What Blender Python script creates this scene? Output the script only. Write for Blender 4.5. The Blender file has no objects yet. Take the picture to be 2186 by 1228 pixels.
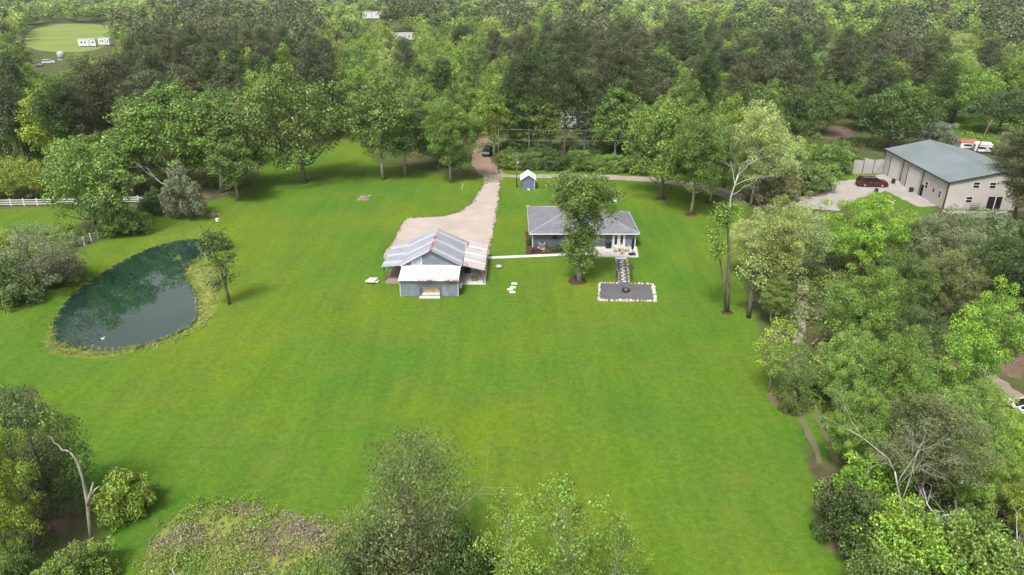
import bpy, math, random
import numpy as np
from mathutils import Vector

SC = bpy.context.scene
COL = SC.collection
R = math.radians
rs = np.random.RandomState(7)
random.seed(7)

# ------------------------------------------------------------------ camera, sky, sun, exposure
CAM_H, PITCH, FPX = 38.0, R(24.0), 1477.0
cam = bpy.data.cameras.new('camera')
cam.sensor_fit = 'HORIZONTAL'
cam.angle = 2 * math.atan(1093.0 / FPX)
cam.clip_start, cam.clip_end = 0.5, 9000
cam_o = bpy.data.objects.new('camera', cam)
cam_o.location = (0, 0, CAM_H)
cam_o.rotation_euler = (R(90) - PITCH, 0, 0)
COL.objects.link(cam_o)
SC.camera = cam_o

SUN_EL, SUN_AZ = R(58), R(205)          # azimuth clockwise from +Y: high, behind the camera and a little to its left
wd = bpy.data.worlds.new('World'); SC.world = wd; wd.use_nodes = True
nt = wd.node_tree; nt.nodes.clear()
sky = nt.nodes.new('ShaderNodeTexSky'); sky.sky_type = 'NISHITA'; sky.sun_disc = False
sky.sun_elevation, sky.sun_rotation = SUN_EL, SUN_AZ
sky.air_density, sky.dust_density, sky.ozone_density = 1.0, 4.0, 1.0
bw = nt.nodes.new('ShaderNodeRGBToBW'); nt.links.new(sky.outputs[0], bw.inputs[0])
mx = nt.nodes.new('ShaderNodeMix'); mx.data_type = 'RGBA'; mx.inputs[0].default_value = 0.92
nt.links.new(sky.outputs[0], mx.inputs[6]); nt.links.new(bw.outputs[0], mx.inputs[7])
tc = nt.nodes.new('ShaderNodeTexCoord')
cn = nt.nodes.new('ShaderNodeTexNoise'); cn.inputs['Scale'].default_value = 2.6; cn.inputs['Detail'].default_value = 5
nt.links.new(tc.outputs['Generated'], cn.inputs['Vector'])
cr = nt.nodes.new('ShaderNodeMapRange'); cr.inputs[1].default_value = .3; cr.inputs[2].default_value = .7
cr.inputs[3].default_value = .78; cr.inputs[4].default_value = 1.22
nt.links.new(cn.outputs[0], cr.inputs[0])
mu = nt.nodes.new('ShaderNodeMix'); mu.data_type = 'RGBA'; mu.blend_type = 'MULTIPLY'; mu.inputs[0].default_value = 1
nt.links.new(mx.outputs[2], mu.inputs[6]); nt.links.new(cr.outputs[0], mu.inputs[7])
bg = nt.nodes.new('ShaderNodeBackground'); bg.inputs[1].default_value = 0.088
nt.links.new(mu.outputs[2], bg.inputs[0])
wo = nt.nodes.new('ShaderNodeOutputWorld'); nt.links.new(bg.outputs[0], wo.inputs[0])

sl = bpy.data.lights.new('sun', 'SUN'); sl.energy = 1.5; sl.angle = R(13); sl.color = (1.0, .97, .91)
so = bpy.data.objects.new('sun', sl); COL.objects.link(so); so.location = (0, -40, 90)
sdir = Vector((math.sin(SUN_AZ) * math.cos(SUN_EL), math.cos(SUN_AZ) * math.cos(SUN_EL), math.sin(SUN_EL)))
so.rotation_euler = sdir.to_track_quat('Z', 'Y').to_euler()

vs = SC.view_settings
vs.view_transform = 'Standard'; vs.look = 'None'; vs.gamma = 1.0; vs.use_curve_mapping = False
vs.exposure = 1.5
cy = SC.cycles
cy.max_bounces, cy.diffuse_bounces, cy.glossy_bounces, cy.transmission_bounces, cy.volume_bounces = 4, 2, 2, 3, 0
cy.use_adaptive_sampling = True; cy.adaptive_threshold = 0.02
cy.use_denoising = True
cy.volume_step_rate = 10
SC.render.film_transparent = False

# ------------------------------------------------------------------ picture <-> place
_fw = np.array([0, math.cos(PITCH), -math.sin(PITCH)]); _up = np.array([0, math.sin(PITCH), math.cos(PITCH)])
_rt = np.array([1., 0, 0]); _c = np.array([0, 0, CAM_H])
def _ray(x, y): return _rt * (x - 1093) / FPX + _up * (614 - y) / FPX + _fw
def gp(x, y, z=0.):
    d = _ray(x, y); return _c + d * ((z - CAM_H) / d[2])
def g2(x, y): p = gp(x, y); return (float(p[0]), float(p[1]))
def atY(x, y, Y):
    d = _ray(x, y); return _c + d * (Y / d[1])
def pr(p):
    v = np.asarray(p, float) - _c; c = v @ _fw
    return 1093 + FPX * (v @ _rt) / c, 614 - FPX * (v @ _up) / c
def zat(p, y):
    lo, hi = 0., 37.
    for _ in range(40):
        m = (lo + hi) / 2
        if pr((p[0], p[1], m))[1] > y: lo = m
        else: hi = m
    return lo

# ------------------------------------------------------------------ materials
M = {}
def nodes_of(name):
    m = bpy.data.materials.new(name); m.use_nodes = True; m.node_tree.nodes.clear(); M[name] = m
    return m, m.node_tree.nodes, m.node_tree.links
def rgba(c): return (c[0], c[1], c[2], 1)
def mixc(n, l, a, b, f, mode='MIX'):
    x = n.new('ShaderNodeMix'); x.data_type = 'RGBA'; x.blend_type = mode
    for s, v in ((0, f), (6, a), (7, b)):
        if hasattr(v, 'is_linked'): l.new(v, x.inputs[s])
        else: x.inputs[s].default_value = v if s == 0 else rgba(v)
    return x.outputs[2]
def noise(n, l, vec, scale, detail=4, rough=.55, lo=.35, hi=.65, a=0., b=1.):
    t = n.new('ShaderNodeTexNoise'); t.inputs['Scale'].default_value = scale; t.inputs['Detail'].default_value = detail
    t.inputs['Roughness'].default_value = rough; l.new(vec, t.inputs['Vector'])
    r = n.new('ShaderNodeMapRange'); r.inputs[1].default_value = lo; r.inputs[2].default_value = hi
    r.inputs[3].default_value = a; r.inputs[4].default_value = b; l.new(t.outputs[0], r.inputs[0])
    return r.outputs[0]
def math_n(n, l, op, a, b=None):
    x = n.new('ShaderNodeMath'); x.operation = op
    for i, v in enumerate((a, b)):
        if v is None: continue
        if hasattr(v, 'is_linked'): l.new(v, x.inputs[i])
        else: x.inputs[i].default_value = v
    return x.outputs[0]
def finish(n, l, col, rough=.7, spec=.3, metal=0., bump=None):
    p = n.new('ShaderNodeBsdfPrincipled'); o = n.new('ShaderNodeOutputMaterial')
    if hasattr(col, 'is_linked'): l.new(col, p.inputs['Base Color'])
    else: p.inputs['Base Color'].default_value = rgba(col)
    p.inputs['Roughness'].default_value = rough; p.inputs['Specular IOR Level'].default_value = spec
    p.inputs['Metallic'].default_value = metal
    if bump is not None:
        b = n.new('ShaderNodeBump'); b.inputs['Strength'].default_value = bump[1]; b.inputs['Distance'].default_value = bump[2]
        l.new(bump[0], b.inputs['Height']); l.new(b.outputs[0], p.inputs['Normal'])
    l.new(p.outputs[0], o.inputs[0]); return p
def plain(name, col, rough=.7, spec=.3, metal=0., var=.12, scale=2.0, col2=None, s2=.6, thr=(.5, .7), bump=0.):
    """painted / raw surface with mottling, and an optional second colour in patches (dirt, rust, wear)"""
    m, n, l = nodes_of(name)
    v = n.new('ShaderNodeTexCoord').outputs['Object']
    f = noise(n, l, v, scale, 6, .6, .3, .7, 1 - var, 1 + var)
    c = mixc(n, l, col, f, 1.0, 'MULTIPLY')
    if col2: c = mixc(n, l, c, col2, noise(n, l, v, s2, 6, .65, thr[0], thr[1], 0, .9))
    finish(n, l, c, rough, spec, metal, (noise(n, l, v, scale * 6), .3, bump) if bump else None)
    return m

def foliage(name, trans=.2, attr=None):
    m, n, l = nodes_of(name)
    if attr:
        base = n.new('ShaderNodeAttribute'); base.attribute_name = attr; base = base.outputs['Color']
    else:
        base = n.new('ShaderNodeObjectInfo').outputs['Color']
    a = n.new('ShaderNodeAttribute'); a.attribute_name = 'tint'
    sp = n.new('ShaderNodeSeparateColor'); l.new(a.outputs['Color'], sp.inputs[0])
    h = n.new('ShaderNodeHueSaturation')
    l.new(base, h.inputs['Color'])
    mr = n.new('ShaderNodeMapRange'); mr.inputs[3].default_value = .487; mr.inputs[4].default_value = .517; l.new(sp.outputs[0], mr.inputs[0])
    l.new(mr.outputs[0], h.inputs['Hue'])
    mv = n.new('ShaderNodeMapRange'); mv.inputs[3].default_value = .3; mv.inputs[4].default_value = 1.95; l.new(sp.outputs[1], mv.inputs[0])
    l.new(mv.outputs[0], h.inputs['Value'])
    p = n.new('ShaderNodeBsdfPrincipled'); p.inputs['Roughness'].default_value = .42; p.inputs['Specular IOR Level'].default_value = .4
    l.new(h.outputs[0], p.inputs['Base Color'])
    t = n.new('ShaderNodeBsdfTranslucent')
    l.new(mixc(n, l, h.outputs[0], (1.25, 1.2, .6), 1.0, 'MULTIPLY'), t.inputs[0])
    x = n.new('ShaderNodeMixShader'); x.inputs[0].default_value = trans
    l.new(p.outputs[0], x.inputs[1]); l.new(t.outputs[0], x.inputs[2])
    o = n.new('ShaderNodeOutputMaterial'); l.new(x.outputs[0], o.inputs[0])
    return m
foliage('foliage'); foliage('foliage_massed', attr='leafcol')

def bark(name, c1, c2):
    m, n, l = nodes_of(name)
    v = n.new('ShaderNodeTexCoord').outputs['Object']
    mp = n.new('ShaderNodeMapping'); mp.inputs['Scale'].default_value = (3, 3, .6); l.new(v, mp.inputs[0])
    f = noise(n, l, mp.outputs[0], 2.0, 6, .65, .3, .7)
    finish(n, l, mixc(n, l, c1, c2, f), .9, .15, 0, (f, .5, .03))
bark('bark', (.06, .05, .042), (.2, .175, .15))
bark('bark_pale', (.16, .145, .13), (.38, .36, .33))
bark('deadwood', (.3, .28, .25), (.62, .6, .56))
bark('bark_red', (.10, .06, .045), (.23, .18, .16))

def ground_mat():
    m, n, l = nodes_of('ground_cover')
    v = n.new('ShaderNodeTexCoord').outputs['Object']
    a = n.new('ShaderNodeAttribute'); a.attribute_name = 'mask'
    sp = n.new('ShaderNodeSeparateColor'); l.new(a.outputs['Color'], sp.inputs[0])
    big = noise(n, l, v, .034, 5, .6, .38, .62)
    mid = noise(n, l, v, .16, 5, .6, .33, .67)
    fin = noise(n, l, v, 1.6, 6, .75, .3, .7)
    mp = n.new('ShaderNodeMapping'); mp.inputs['Rotation'].default_value = (0, 0, .5); mp.inputs['Scale'].default_value = (.55, .06, 1); l.new(v, mp.inputs[0])
    mow = noise(n, l, mp.outputs[0], 1.0, 4, .6, .35, .65)
    g = mixc(n, l, (.056, .15, .011), (.125, .176, .010), big)
    g = mixc(n, l, g, (.09, .142, .022), math_n(n, l, 'MULTIPLY', mid, .6))
    g = mixc(n, l, g, mixc(n, l, (.82, .86, .8), (1.16, 1.13, 1.15), mow), .55, 'MULTIPLY')
    g = mixc(n, l, g, mixc(n, l, (.6, .68, .66), (1.34, 1.26, 1.3), fin), .8, 'MULTIPLY')
    grain = noise(n, l, v, 5.5, 4, .8, .3, .7)
    g = mixc(n, l, g, mixc(n, l, (.62, .7, .66), (1.36, 1.28, 1.32), grain), .75, 'MULTIPLY')
    blot = noise(n, l, v, .42, 7, .75, .52, .68)
    g = mixc(n, l, g, (.062, .125, .014), math_n(n, l, 'MULTIPLY', blot, .5))
    dry = noise(n, l, v, .075, 7, .78, .56, .7)
    g = mixc(n, l, g, (.135, .15, .028), math_n(n, l, 'MULTIPLY', dry, .55))
    litter = mixc(n, l, (.055, .06, .022), (.13, .10, .062), noise(n, l, v, .45, 6, .65))
    litter = mixc(n, l, litter, (.06, .1, .022), noise(n, l, v, .12, 5, .6, .4, .6))
    soil = mixc(n, l, (.11, .075, .05), (.19, .135, .10), noise(n, l, v, .7, 6, .7))
    rank = mixc(n, l, (.13, .18, .025), (.24, .235, .075), noise(n, l, v, .7, 6, .7))
    def crisp(s):
        s2 = math_n(n, l, 'ADD', s, noise(n, l, v, .9, 6, .7, .3, .7, -.28, .28))
        r = n.new('ShaderNodeMapRange'); r.inputs[1].default_value = .3; r.inputs[2].default_value = .7; l.new(s2, r.inputs[0]); return r.outputs[0]
    c = mixc(n, l, litter, g, crisp(sp.outputs[0]))
    c = mixc(n, l, c, rank, crisp(sp.outputs[2]))
    c = mixc(n, l, c, soil, crisp(sp.outputs[1]))
    finish(n, l, c, .9, .12, 0, (fin, .55, .12))
ground_mat()

def gravel(name, c1, c2, c3, sc=1.0, weeds=0.):
    m, n, l = nodes_of(name)
    v = n.new('ShaderNodeTexCoord').outputs['Object']
    c = mixc(n, l, c1, c2, noise(n, l, v, .22 * sc, 6, .65, .35, .65))
    f = noise(n, l, v, 5 * sc, 5, .8, .3, .7)
    c = mixc(n, l, c, mixc(n, l, (.75, .75, .75), (1.2, 1.2, 1.2), f), .8, 'MULTIPLY')
    c = mixc(n, l, c, c3, noise(n, l, v, .5 * sc, 7, .75, .58, .72, 0, .7))
    if weeds: c = mixc(n, l, c, (.09, .15, .03), noise(n, l, v, .35, 7, .8, .52, .62, 0, weeds))
    finish(n, l, c, .92, .15, 0, (f, .5, .03))
gravel('gravel_pale', (.40, .345, .31), (.34, .285, .25), (.27, .22, .18))
gravel('gravel_weedy', (.33, .28, .235), (.27, .22, .17), (.2, .15, .11), 1, .85)
gravel('gravel_lane', (.33, .28, .26), (.27, .22, .2), (.2, .155, .125), 1, .5)
gravel('gravel_pink', (.27, .175, .14), (.22, .15, .115), (.15, .13, .075), 1, .5)
gravel('gravel_apron', (.34, .31, .285), (.285, .255, .235), (.22, .19, .17))
gravel('gravel_dark', (.095, .092, .1), (.125, .118, .127), (.07, .068, .074), 2)
gravel('dirt_drive', (.22, .165, .14), (.28, .215, .19), (.13, .11, .07), 1, .4)
gravel('worn_track', (.125, .13, .06), (.15, .135, .075), (.09, .12, .04), 1, .8)
gravel('mulch', (.085, .045, .033), (.055, .03, .024), (.13, .07, .05), 2)
plain('concrete', (.47, .45, .42), .85, .2, var=.1, scale=1.2, col2=(.33, .3, .27), s2=.7, thr=(.55, .8), bump=.01)
plain('concrete_path', (.54, .535, .5), .85, .2, var=.1, scale=1.2)
plain('white_metal', (.36, .37, .405), .5, .35, .0, var=.07, scale=1.0, col2=(.33, .34, .37), s2=.5, thr=(.5, .75))
plain('galvanised', (.27, .285, .33), .45, .4, .15, var=.1, scale=.8, col2=(.34, .35, .39), s2=.35, thr=(.45, .65))
plain('white_sheet', (.52, .505, .495), .5, .3, 0, var=.05, scale=.8, col2=(.5, .405, .37), s2=.33, thr=(.5, .66))
plain('rust', (.27, .095, .055), .85, .2, 0, var=.35, scale=3.0, col2=(.5, .42, .4), s2=2.5, thr=(.5, .6))
plain('rusty_white', (.4, .35, .335), .6, .3, 0, var=.1, scale=1.0, col2=(.32, .17, .13), s2=.7, thr=(.55, .72))
plain('barn_grey', (.16, .185, .21), .8, .2, var=.12, scale=1.5, col2=(.25, .275, .3), s2=1.0)
plain('barn_dark', (.10, .115, .14), .8, .2, var=.2, scale=2)
plain('barn_pale', (.36, .385, .41), .8, .2, var=.1, scale=2)
plain('old_wood', (.15, .115, .09), .9, .15, var=.25, scale=3)
plain('house_blue', (.085, .098, .125), .75, .25, var=.1, scale=2)
plain('house_blue_light', (.155, .172, .21), .75, .25, var=.08, scale=2)
plain('white_paint', (.62, .62, .61), .6, .3, var=.05, scale=3)
plain('shed_blue', (.125, .15, .225), .7, .25, var=.08, scale=2)
plain('tan_metal', (.43, .395, .365), .6, .3, var=.05, scale=.6)
plain('green_trim', (.028, .05, .048), .5, .3, var=.1, scale=2)
plain('green_roof', (.148, .185, .187), .45, .4, 0, var=.07, scale=.25, col2=(.175, .208, .21), s2=.12, thr=(.45, .65))
plain('door_white', (.56, .545, .53), .6, .3, var=.05, scale=1)
plain('dark_inside', (.018, .018, .02), .9, .1)
plain('black_plastic', (.02, .021, .025), .5, .35)
plain('dark_metal', (.04, .037, .035), .55, .4, .3)
plain('navy_cloth', (.016, .018, .03), .9, .1, var=.25, scale=6)
plain('pale_wood', (.5, .43, .33), .7, .25, var=.15, scale=4)
plain('grey_metal', (.3, .315, .33), .5, .4, .2)
plain('stone_white', (.46, .44, .4), .85, .2, var=.25, scale=2)
plain('stone_tan', (.42, .33, .25), .85, .2, var=.25, scale=2)
plain('paver', (.48, .46, .43), .85, .2, var=.15, scale=1.5)
plain('blue_plastic', (.03, .14, .42), .45, .4)
plain('fence_grey', (.36, .355, .35), .8, .2, var=.15, scale=1.2, col2=(.25, .235, .22), s2=.6)
plain('red_paint', (.33, .1, .08), .6, .3)
plain('brush', (.2, .14, .12), .95, .1, var=.4, scale=4)
plain('tyre', (.018, .018, .019), .85, .2)
plain('chrome', (.5, .5, .52), .3, .5, .7)
plain('tail_red', (.3, .01, .01), .3, .5)
plain('yellow_sign', (.48, .4, .12), .7, .2, var=.4, scale=3, col2=(.62, .6, .55), s2=1.6, thr=(.4, .6))
def paint(name, c, coat=.3):
    m, n, l = nodes_of(name); p = finish(n, l, c, .45, .35); p.inputs['Coat Weight'].default_value = coat; p.inputs['Coat Roughness'].default_value = .06
paint('maroon', (.06, .011, .011)); paint('black_car', (.012, .014, .018), 0.); paint('white_car', (.7, .7, .7)); paint('silver_car', (.42, .43, .45))
def glassy(name, c):
    m, n, l = nodes_of(name); finish(n, l, c, .06, .6)
glassy('glass', (.012, .016, .02))
def shingles():
    m, n, l = nodes_of('shingles')
    v = n.new('ShaderNodeTexCoord').outputs['Object']
    br = n.new('ShaderNodeTexBrick'); br.inputs['Scale'].default_value = 1; br.inputs['Brick Width'].default_value = .9; br.inputs['Row Height'].default_value = .28
    br.inputs['Mortar Size'].default_value = .012; br.inputs['Color1'].default_value = (.145, .147, .17, 1); br.inputs['Color2'].default_value = (.185, .183, .205, 1)
    br.inputs['Mortar'].default_value = (.095, .096, .11, 1); l.new(v, br.inputs[0])
    c = mixc(n, l, br.outputs[0], mixc(n, l, (.8, .8, .82), (1.2, 1.18, 1.16), noise(n, l, v, .7, 7, .75)), .8, 'MULTIPLY')
    finish(n, l, c, .9, .15, 0, (noise(n, l, v, 12), .3, .01))
shingles()
plain('ridge_shingle', (.24, .24, .26), .9, .15)
def water():
    m, n, l = nodes_of('pond_water')
    v = n.new('ShaderNodeTexCoord').outputs['Object']
    c = mixc(n, l, (.007, .03, .021), (.01, .038, .026), noise(n, l, v, .1, 3))
    p = finish(n, l, c, .03, .5, 0, (noise(n, l, v, .9, 3, .5), .02, .02)); p.inputs['IOR'].default_value = 1.6; p.inputs['Specular IOR Level'].default_value = 1.0; p.inputs['Coat Weight'].default_value = .7; p.inputs['Coat Roughness'].default_value = .02
water()

# ------------------------------------------------------------------ scene helpers
ORG = {}
def tag(o, label=None, cat=None, group=None, kind=None):
    if label: o['label'] = label
    if cat: o['category'] = cat
    if group: o['group'] = group
    if kind: o['kind'] = kind
    return o
def thing(name, loc, label, cat, group=None):
    o = bpy.data.objects.new(name, None); COL.objects.link(o); o.location = loc; o.empty_display_size = .3
    ORG[o.name] = np.array(loc, float); return tag(o, label, cat, group)
def raw_mesh(name, verts, faces, mats, smooth=False, fm=None):
    me = bpy.data.meshes.new(name); me.from_pydata([tuple(map(float, v)) for v in verts], [], faces)
    for m in mats: me.materials.append(M[m])
    if fm is not None: me.polygons.foreach_set('material_index', np.array(fm, np.int32))
    if smooth: me.polygons.foreach_set('use_smooth', [True] * len(me.polygons))
    me.update(); return me
def link(name, me, parent=None):
    o = bpy.data.objects.new(name, me); COL.objects.link(o)
    if parent is not None: o.parent = parent
    return o
class MB:
    """collects boxes, tubes, slabs given in world metres; build() links ONE mesh object under its thing"""
    def __init__(s): s.v = []; s.f = []
    def add(s, vs, fs):
        k = len(s.v); s.v += [tuple(map(float, v)) for v in vs]; s.f += [tuple(i + k for i in f) for f in fs]; return s
    def box(s, x0, x1, y0, y1, z0, z1):
        return s.hexa([(x0, y0, z0), (x1, y0, z0), (x1, y1, z0), (x0, y1, z0)], [(x0, y0, z1), (x1, y0, z1), (x1, y1, z1), (x0, y1, z1)])
    def hexa(s, b, t):
        return s.add(list(b) + list(t), [(3, 2, 1, 0), (4, 5, 6, 7), (0, 1, 5, 4), (1, 2, 6, 5), (2, 3, 7, 6), (3, 0, 4, 7)])
    def obox(s, o, u, v, a0, a1, b0, b1, z0, z1):
        q = [np.array(o) + np.array(u) * a + np.array(v) * b for a, b in ((a0, b0), (a1, b0), (a1, b1), (a0, b1))]
        return s.hexa([(p[0], p[1], z0) for p in q], [(p[0], p[1], z1) for p in q])
    def tube(s, pts, rad, n=6, cap=True):
        pts = [np.array(p, float) for p in pts]; rad = list(rad) if hasattr(rad, '__len__') else [rad] * len(pts)
        vs = []; fs = []
        for i, p in enumerate(pts):
            d = pts[min(i + 1, len(pts) - 1)] - pts[max(i - 1, 0)]; d /= np.linalg.norm(d) + 1e-9
            a = np.cross(d, (0.31, .95, .05) if abs(d[1]) < .9 else (1, 0, 0)); a /= np.linalg.norm(a); b = np.cross(d, a)
            for k in range(n):
                t = 2 * math.pi * k / n; vs.append(p + (a * math.cos(t) + b * math.sin(t)) * rad[i])
        for i in range(len(pts) - 1):
            for k in range(n):
                fs.append((i * n + k, i * n + (k + 1) % n, (i + 1) * n + (k + 1) % n, (i + 1) * n + k))
        if cap: fs += [tuple(range(n - 1, -1, -1)), tuple(range((len(pts) - 1) * n, len(pts) * n))]
        return s.add(vs, fs)
    def lathe(s, c, prof, n=12):
        vs = []; fs = []
        for r, z in prof:
            for k in range(n):
                t = 2 * math.pi * k / n; vs.append((c[0] + r * math.cos(t), c[1] + r * math.sin(t), c[2] + z))
        for i in range(len(prof) - 1):
            for k in range(n): fs.append((i * n + k, i * n + (k + 1) % n, (i + 1) * n + (k + 1) % n, (i + 1) * n + k))
        fs += [tuple(range(n - 1, -1, -1)), tuple(range((len(prof) - 1) * n, len(prof) * n))]
        return s.add(vs, fs)
    def slab(s, quad, th):
        """flat quad (4 corners counter-clockwise from outside) given thickness th behind it"""
        q = [np.array(p, float) for p in quad]; nrm = np.cross(q[1] - q[0], q[3] - q[0]); nrm /= np.linalg.norm(nrm)
        return s.hexa([p - nrm * th for p in q], q)
    def ribbed(s, quad, n, h, th=.02):
        """sheet-metal panel: ribs run from edge 0-1 (eave) to edge 3-2 (ridge)"""
        q = [np.array(p, float) for p in quad]; nrm = np.cross(q[1] - q[0], q[3] - q[0]); nrm /= np.linalg.norm(nrm)
        vs = []
        for i in range(n + 1):
            t = i / n; off = nrm * (h if i % 2 else 0.)
            a, b = q[0] * (1 - t) + q[1] * t + off, q[3] * (1 - t) + q[2] * t + off
            vs += [a, b, a - nrm * th, b - nrm * th]
        fs = []
        for i in range(n):
            k = i * 4; fs += [(k, k + 4, k + 5, k + 1), (k + 2, k + 3, k + 7, k + 6), (k, k + 2, k + 6, k + 4), (k + 1, k + 5, k + 7, k + 3)]
        fs += [(0, 1, 3, 2), (n * 4, n * 4 + 2, n * 4 + 3, n * 4 + 1)]
        return s.add(vs, fs)
    def build(s, name, mat, parent=None, smooth=False):
        o = np.zeros(3); p = parent
        while p is not None: o = o + ORG.get(p.name, np.zeros(3)); p = p.parent
        me = raw_mesh(name, np.array(s.v) - o, s.f, [mat], smooth); return link(name, me, parent)
def lapped(mb, o, u, nrm, a0, a1, z0, z1, lap=.2, proud=.02):
    """clapboard wall face: each board a wedge, thicker at its lower edge"""
    o, u, nrm = np.array(o, float), np.array(u, float), np.array(nrm, float); z = z0
    while z < z1 - .01:
        zt = min(z + lap, z1)
        a, b = o + u * a0, o + u * a1
        mb.add([(*(a + nrm * proud)[:2], z), (*(b + nrm * proud)[:2], z), (*b[:2], zt), (*a[:2], zt), (*a[:2], z), (*b[:2], z)],
               [(0, 1, 2, 3), (0, 4, 5, 1), (0, 3, 4), (1, 5, 2)])
        z = zt

# ------------------------------------------------------------------ polygons of the place (metres)
def P(pts): return np.array([g2(*p) for p in pts])
def inside(px, py, poly):
    r = np.zeros(px.shape, bool); n = len(poly)
    for i in range(n):
        x0, y0 = poly[i]; x1, y1 = poly[(i + 1) % n]
        c = ((y0 > py) != (y1 > py)) & (px < (x1 - x0) * (py - y0) / (y1 - y0 + 1e-12) + x0); r ^= c
    return r
def sdist(px, py, poly):
    d = np.full(px.shape, 1e9); n = len(poly)
    for i in range(n):
        a = poly[i]; b = poly[(i + 1) % n]; e = b - a
        t = np.clip(((px - a[0]) * e[0] + (py - a[1]) * e[1]) / (e @ e + 1e-12), 0, 1)
        d = np.minimum(d, np.hypot(px - a[0] - e[0] * t, py - a[1] - e[1] * t))
    return np.where(inside(px, py, poly), -d, d)
def chaikin(p, k=2):
    for _ in range(k):
        q = np.roll(p, -1, 0); p = np.stack([.75 * p + .25 * q, .25 * p + .75 * q], 1).reshape(-1, 2)
    return p

LAWN = np.vstack([P([(-60, 620), (130, 560), (210, 520), (300, 470), (340, 450), (430, 440), (470, 425), (535, 395), (560, 345), (600, 322), (700, 300), (765, 300),
    (800, 345), (880, 360), (960, 376), (1010, 384), (1032, 372), (1060, 362), (1200, 364), (1400, 366), (1600, 372), (1640, 400), (1590, 450), (1580, 560), (1600, 660),
    (1645, 800), (1690, 880), (1740, 960), (1765, 1050), (1735, 1110), (1790, 1180), (1840, 1240)]), np.array([(22., 20.), (-45., 20.)]),
    P([(130, 1228), (250, 1110), (180, 1060), (120, 900), (60, 830), (-60, 830)])])
PASTURE = P([(-60, 446), (90, 443), (168, 445), (160, 478), (90, 500), (-60, 520)])
CLEAR_E = P([(1990, 268), (2060, 248), (2190, 246), (2190, 300), (2100, 305), (2020, 300)])
YARD = P([(1730, 385), (1815, 368), (1880, 368), (1900, 375), (2020, 470), (2190, 470), (2190, 560), (1980, 480), (1930, 452), (1880, 436), (1830, 450)])
TRACK_GRASS = P([(1005, 205), (1030, 203), (1048, 270), (1020, 320), (1012, 270)])
REDSOIL = P([(1768, 270), (1812, 264), (1822, 292), (1780, 302), (1758, 294)])
VERGE = P([(1672, 735), (1725, 745), (1765, 890), (1810, 1000), (1760, 1010), (1690, 885)])
SOIL = [REDSOIL, P([(80, 1090), (150, 1075), (160, 1120), (90, 1165)]), P([(130, 640), (180, 610), (190, 628), (140, 660)]),
        P([(2080, 740), (2190, 720), (2190, 830), (2130, 800)]), P([(1640, 830), (1690, 870), (1680, 885), (1635, 850)]),
        P([(1740, 1080), (1765, 1080), (1830, 1180), (1790, 1170)])]
RANK = [P([(404, 566), (440, 548), (470, 585), (462, 650), (436, 700), (424, 690), (424, 620)]),
        P([(98, 735), (112, 690), (118, 735), (190, 750), (300, 744), (420, 700), (426, 706), (330, 746), (220, 762), (130, 756)])]
WEEDS = P([(315, 1228), (335, 1150), (400, 1085), (470, 1072), (560, 1085), (640, 1108), (740, 1130), (760, 1240), (740, 1300), (300, 1300)])
POND = chaikin(np.array([tuple(gp(x, y, -.4)[:2]) for x, y in [(116, 722), (118, 682), (145, 640), (190, 602), (240, 570), (295, 541), (345, 522), (392, 512), (432, 513),
    (448, 530), (420, 556), (396, 568), (394, 592), (414, 618), (421, 650), (414, 690), (370, 712), (305, 737), (250, 745), (190, 743), (140, 736)]]), 2)

# ------------------------------------------------------------------ ground and lawn
def smooth01(t): t = np.clip(t, 0, 1); return t * t * (3 - 2 * t)
GX0, GX1, GY0, GY1, GS = -160., 160., 6., 262., 1.0
nx, ny = int((GX1 - GX0) / GS) + 1, int((GY1 - GY0) / GS) + 1
gx, gy = np.meshgrid(np.linspace(GX0, GX1, nx), np.linspace(GY0, GY1, ny))
def wob(x, y, s, seed):
    r = np.random.RandomState(seed); o = np.zeros_like(x)
    for k in range(6):
        a = r.uniform(0, 6.28); f = s * r.uniform(.6, 1.8); o += np.sin((x * math.cos(a) + y * math.sin(a)) * f + r.uniform(0, 6.28))
    return o / 6
edge = wob(gx, gy, .45, 3) * 1.6
ml = np.zeros_like(gx)
for q in (LAWN, PASTURE, CLEAR_E, YARD, TRACK_GRASS, VERGE):
    ml = np.maximum(ml, smooth01(.5 - (sdist(gx, gy, q) + edge) / 2.4))
msoil = np.zeros_like(gx)
for q in SOIL: msoil = np.maximum(msoil, smooth01(.5 - (sdist(gx, gy, q) + edge * .7) / 2.0))
mrank = np.zeros_like(gx)
for q in RANK: mrank = np.maximum(mrank, smooth01(.5 - (sdist(gx, gy, q) + edge * .5) / 1.6))
mrank = np.maximum(mrank, smooth01(.5 - (sdist(gx, gy, WEEDS) + edge * .3) / 1.2) * .9)
dp = sdist(gx, gy, POND)
gz = wob(gx, gy, .06, 5) * .0
bank = smooth01((dp + .2) / 3.2)
gz = np.where(dp < 6, -.62 + .62 * bank, gz)
gz = np.where(dp < -.2, -.62 - np.clip(-dp - .2, 0, 3) * .35, gz)
msoil = np.maximum(msoil, smooth01(.45 - np.abs(dp + .1) / .5) * .6)
idx = np.arange(nx * ny).reshape(ny, nx)
fq = np.stack([idx[:-1, :-1], idx[:-1, 1:], idx[1:, 1:], idx[1:, :-1]], -1).reshape(-1, 4)
fl = (ml.ravel()[fq].mean(1) > .5)
V = np.stack([gx.ravel(), gy.ravel(), gz.ravel()], 1)
MASK = np.stack([ml.ravel(), msoil.ravel(), mrank.ravel(), np.ones(nx * ny)], 1)
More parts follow.
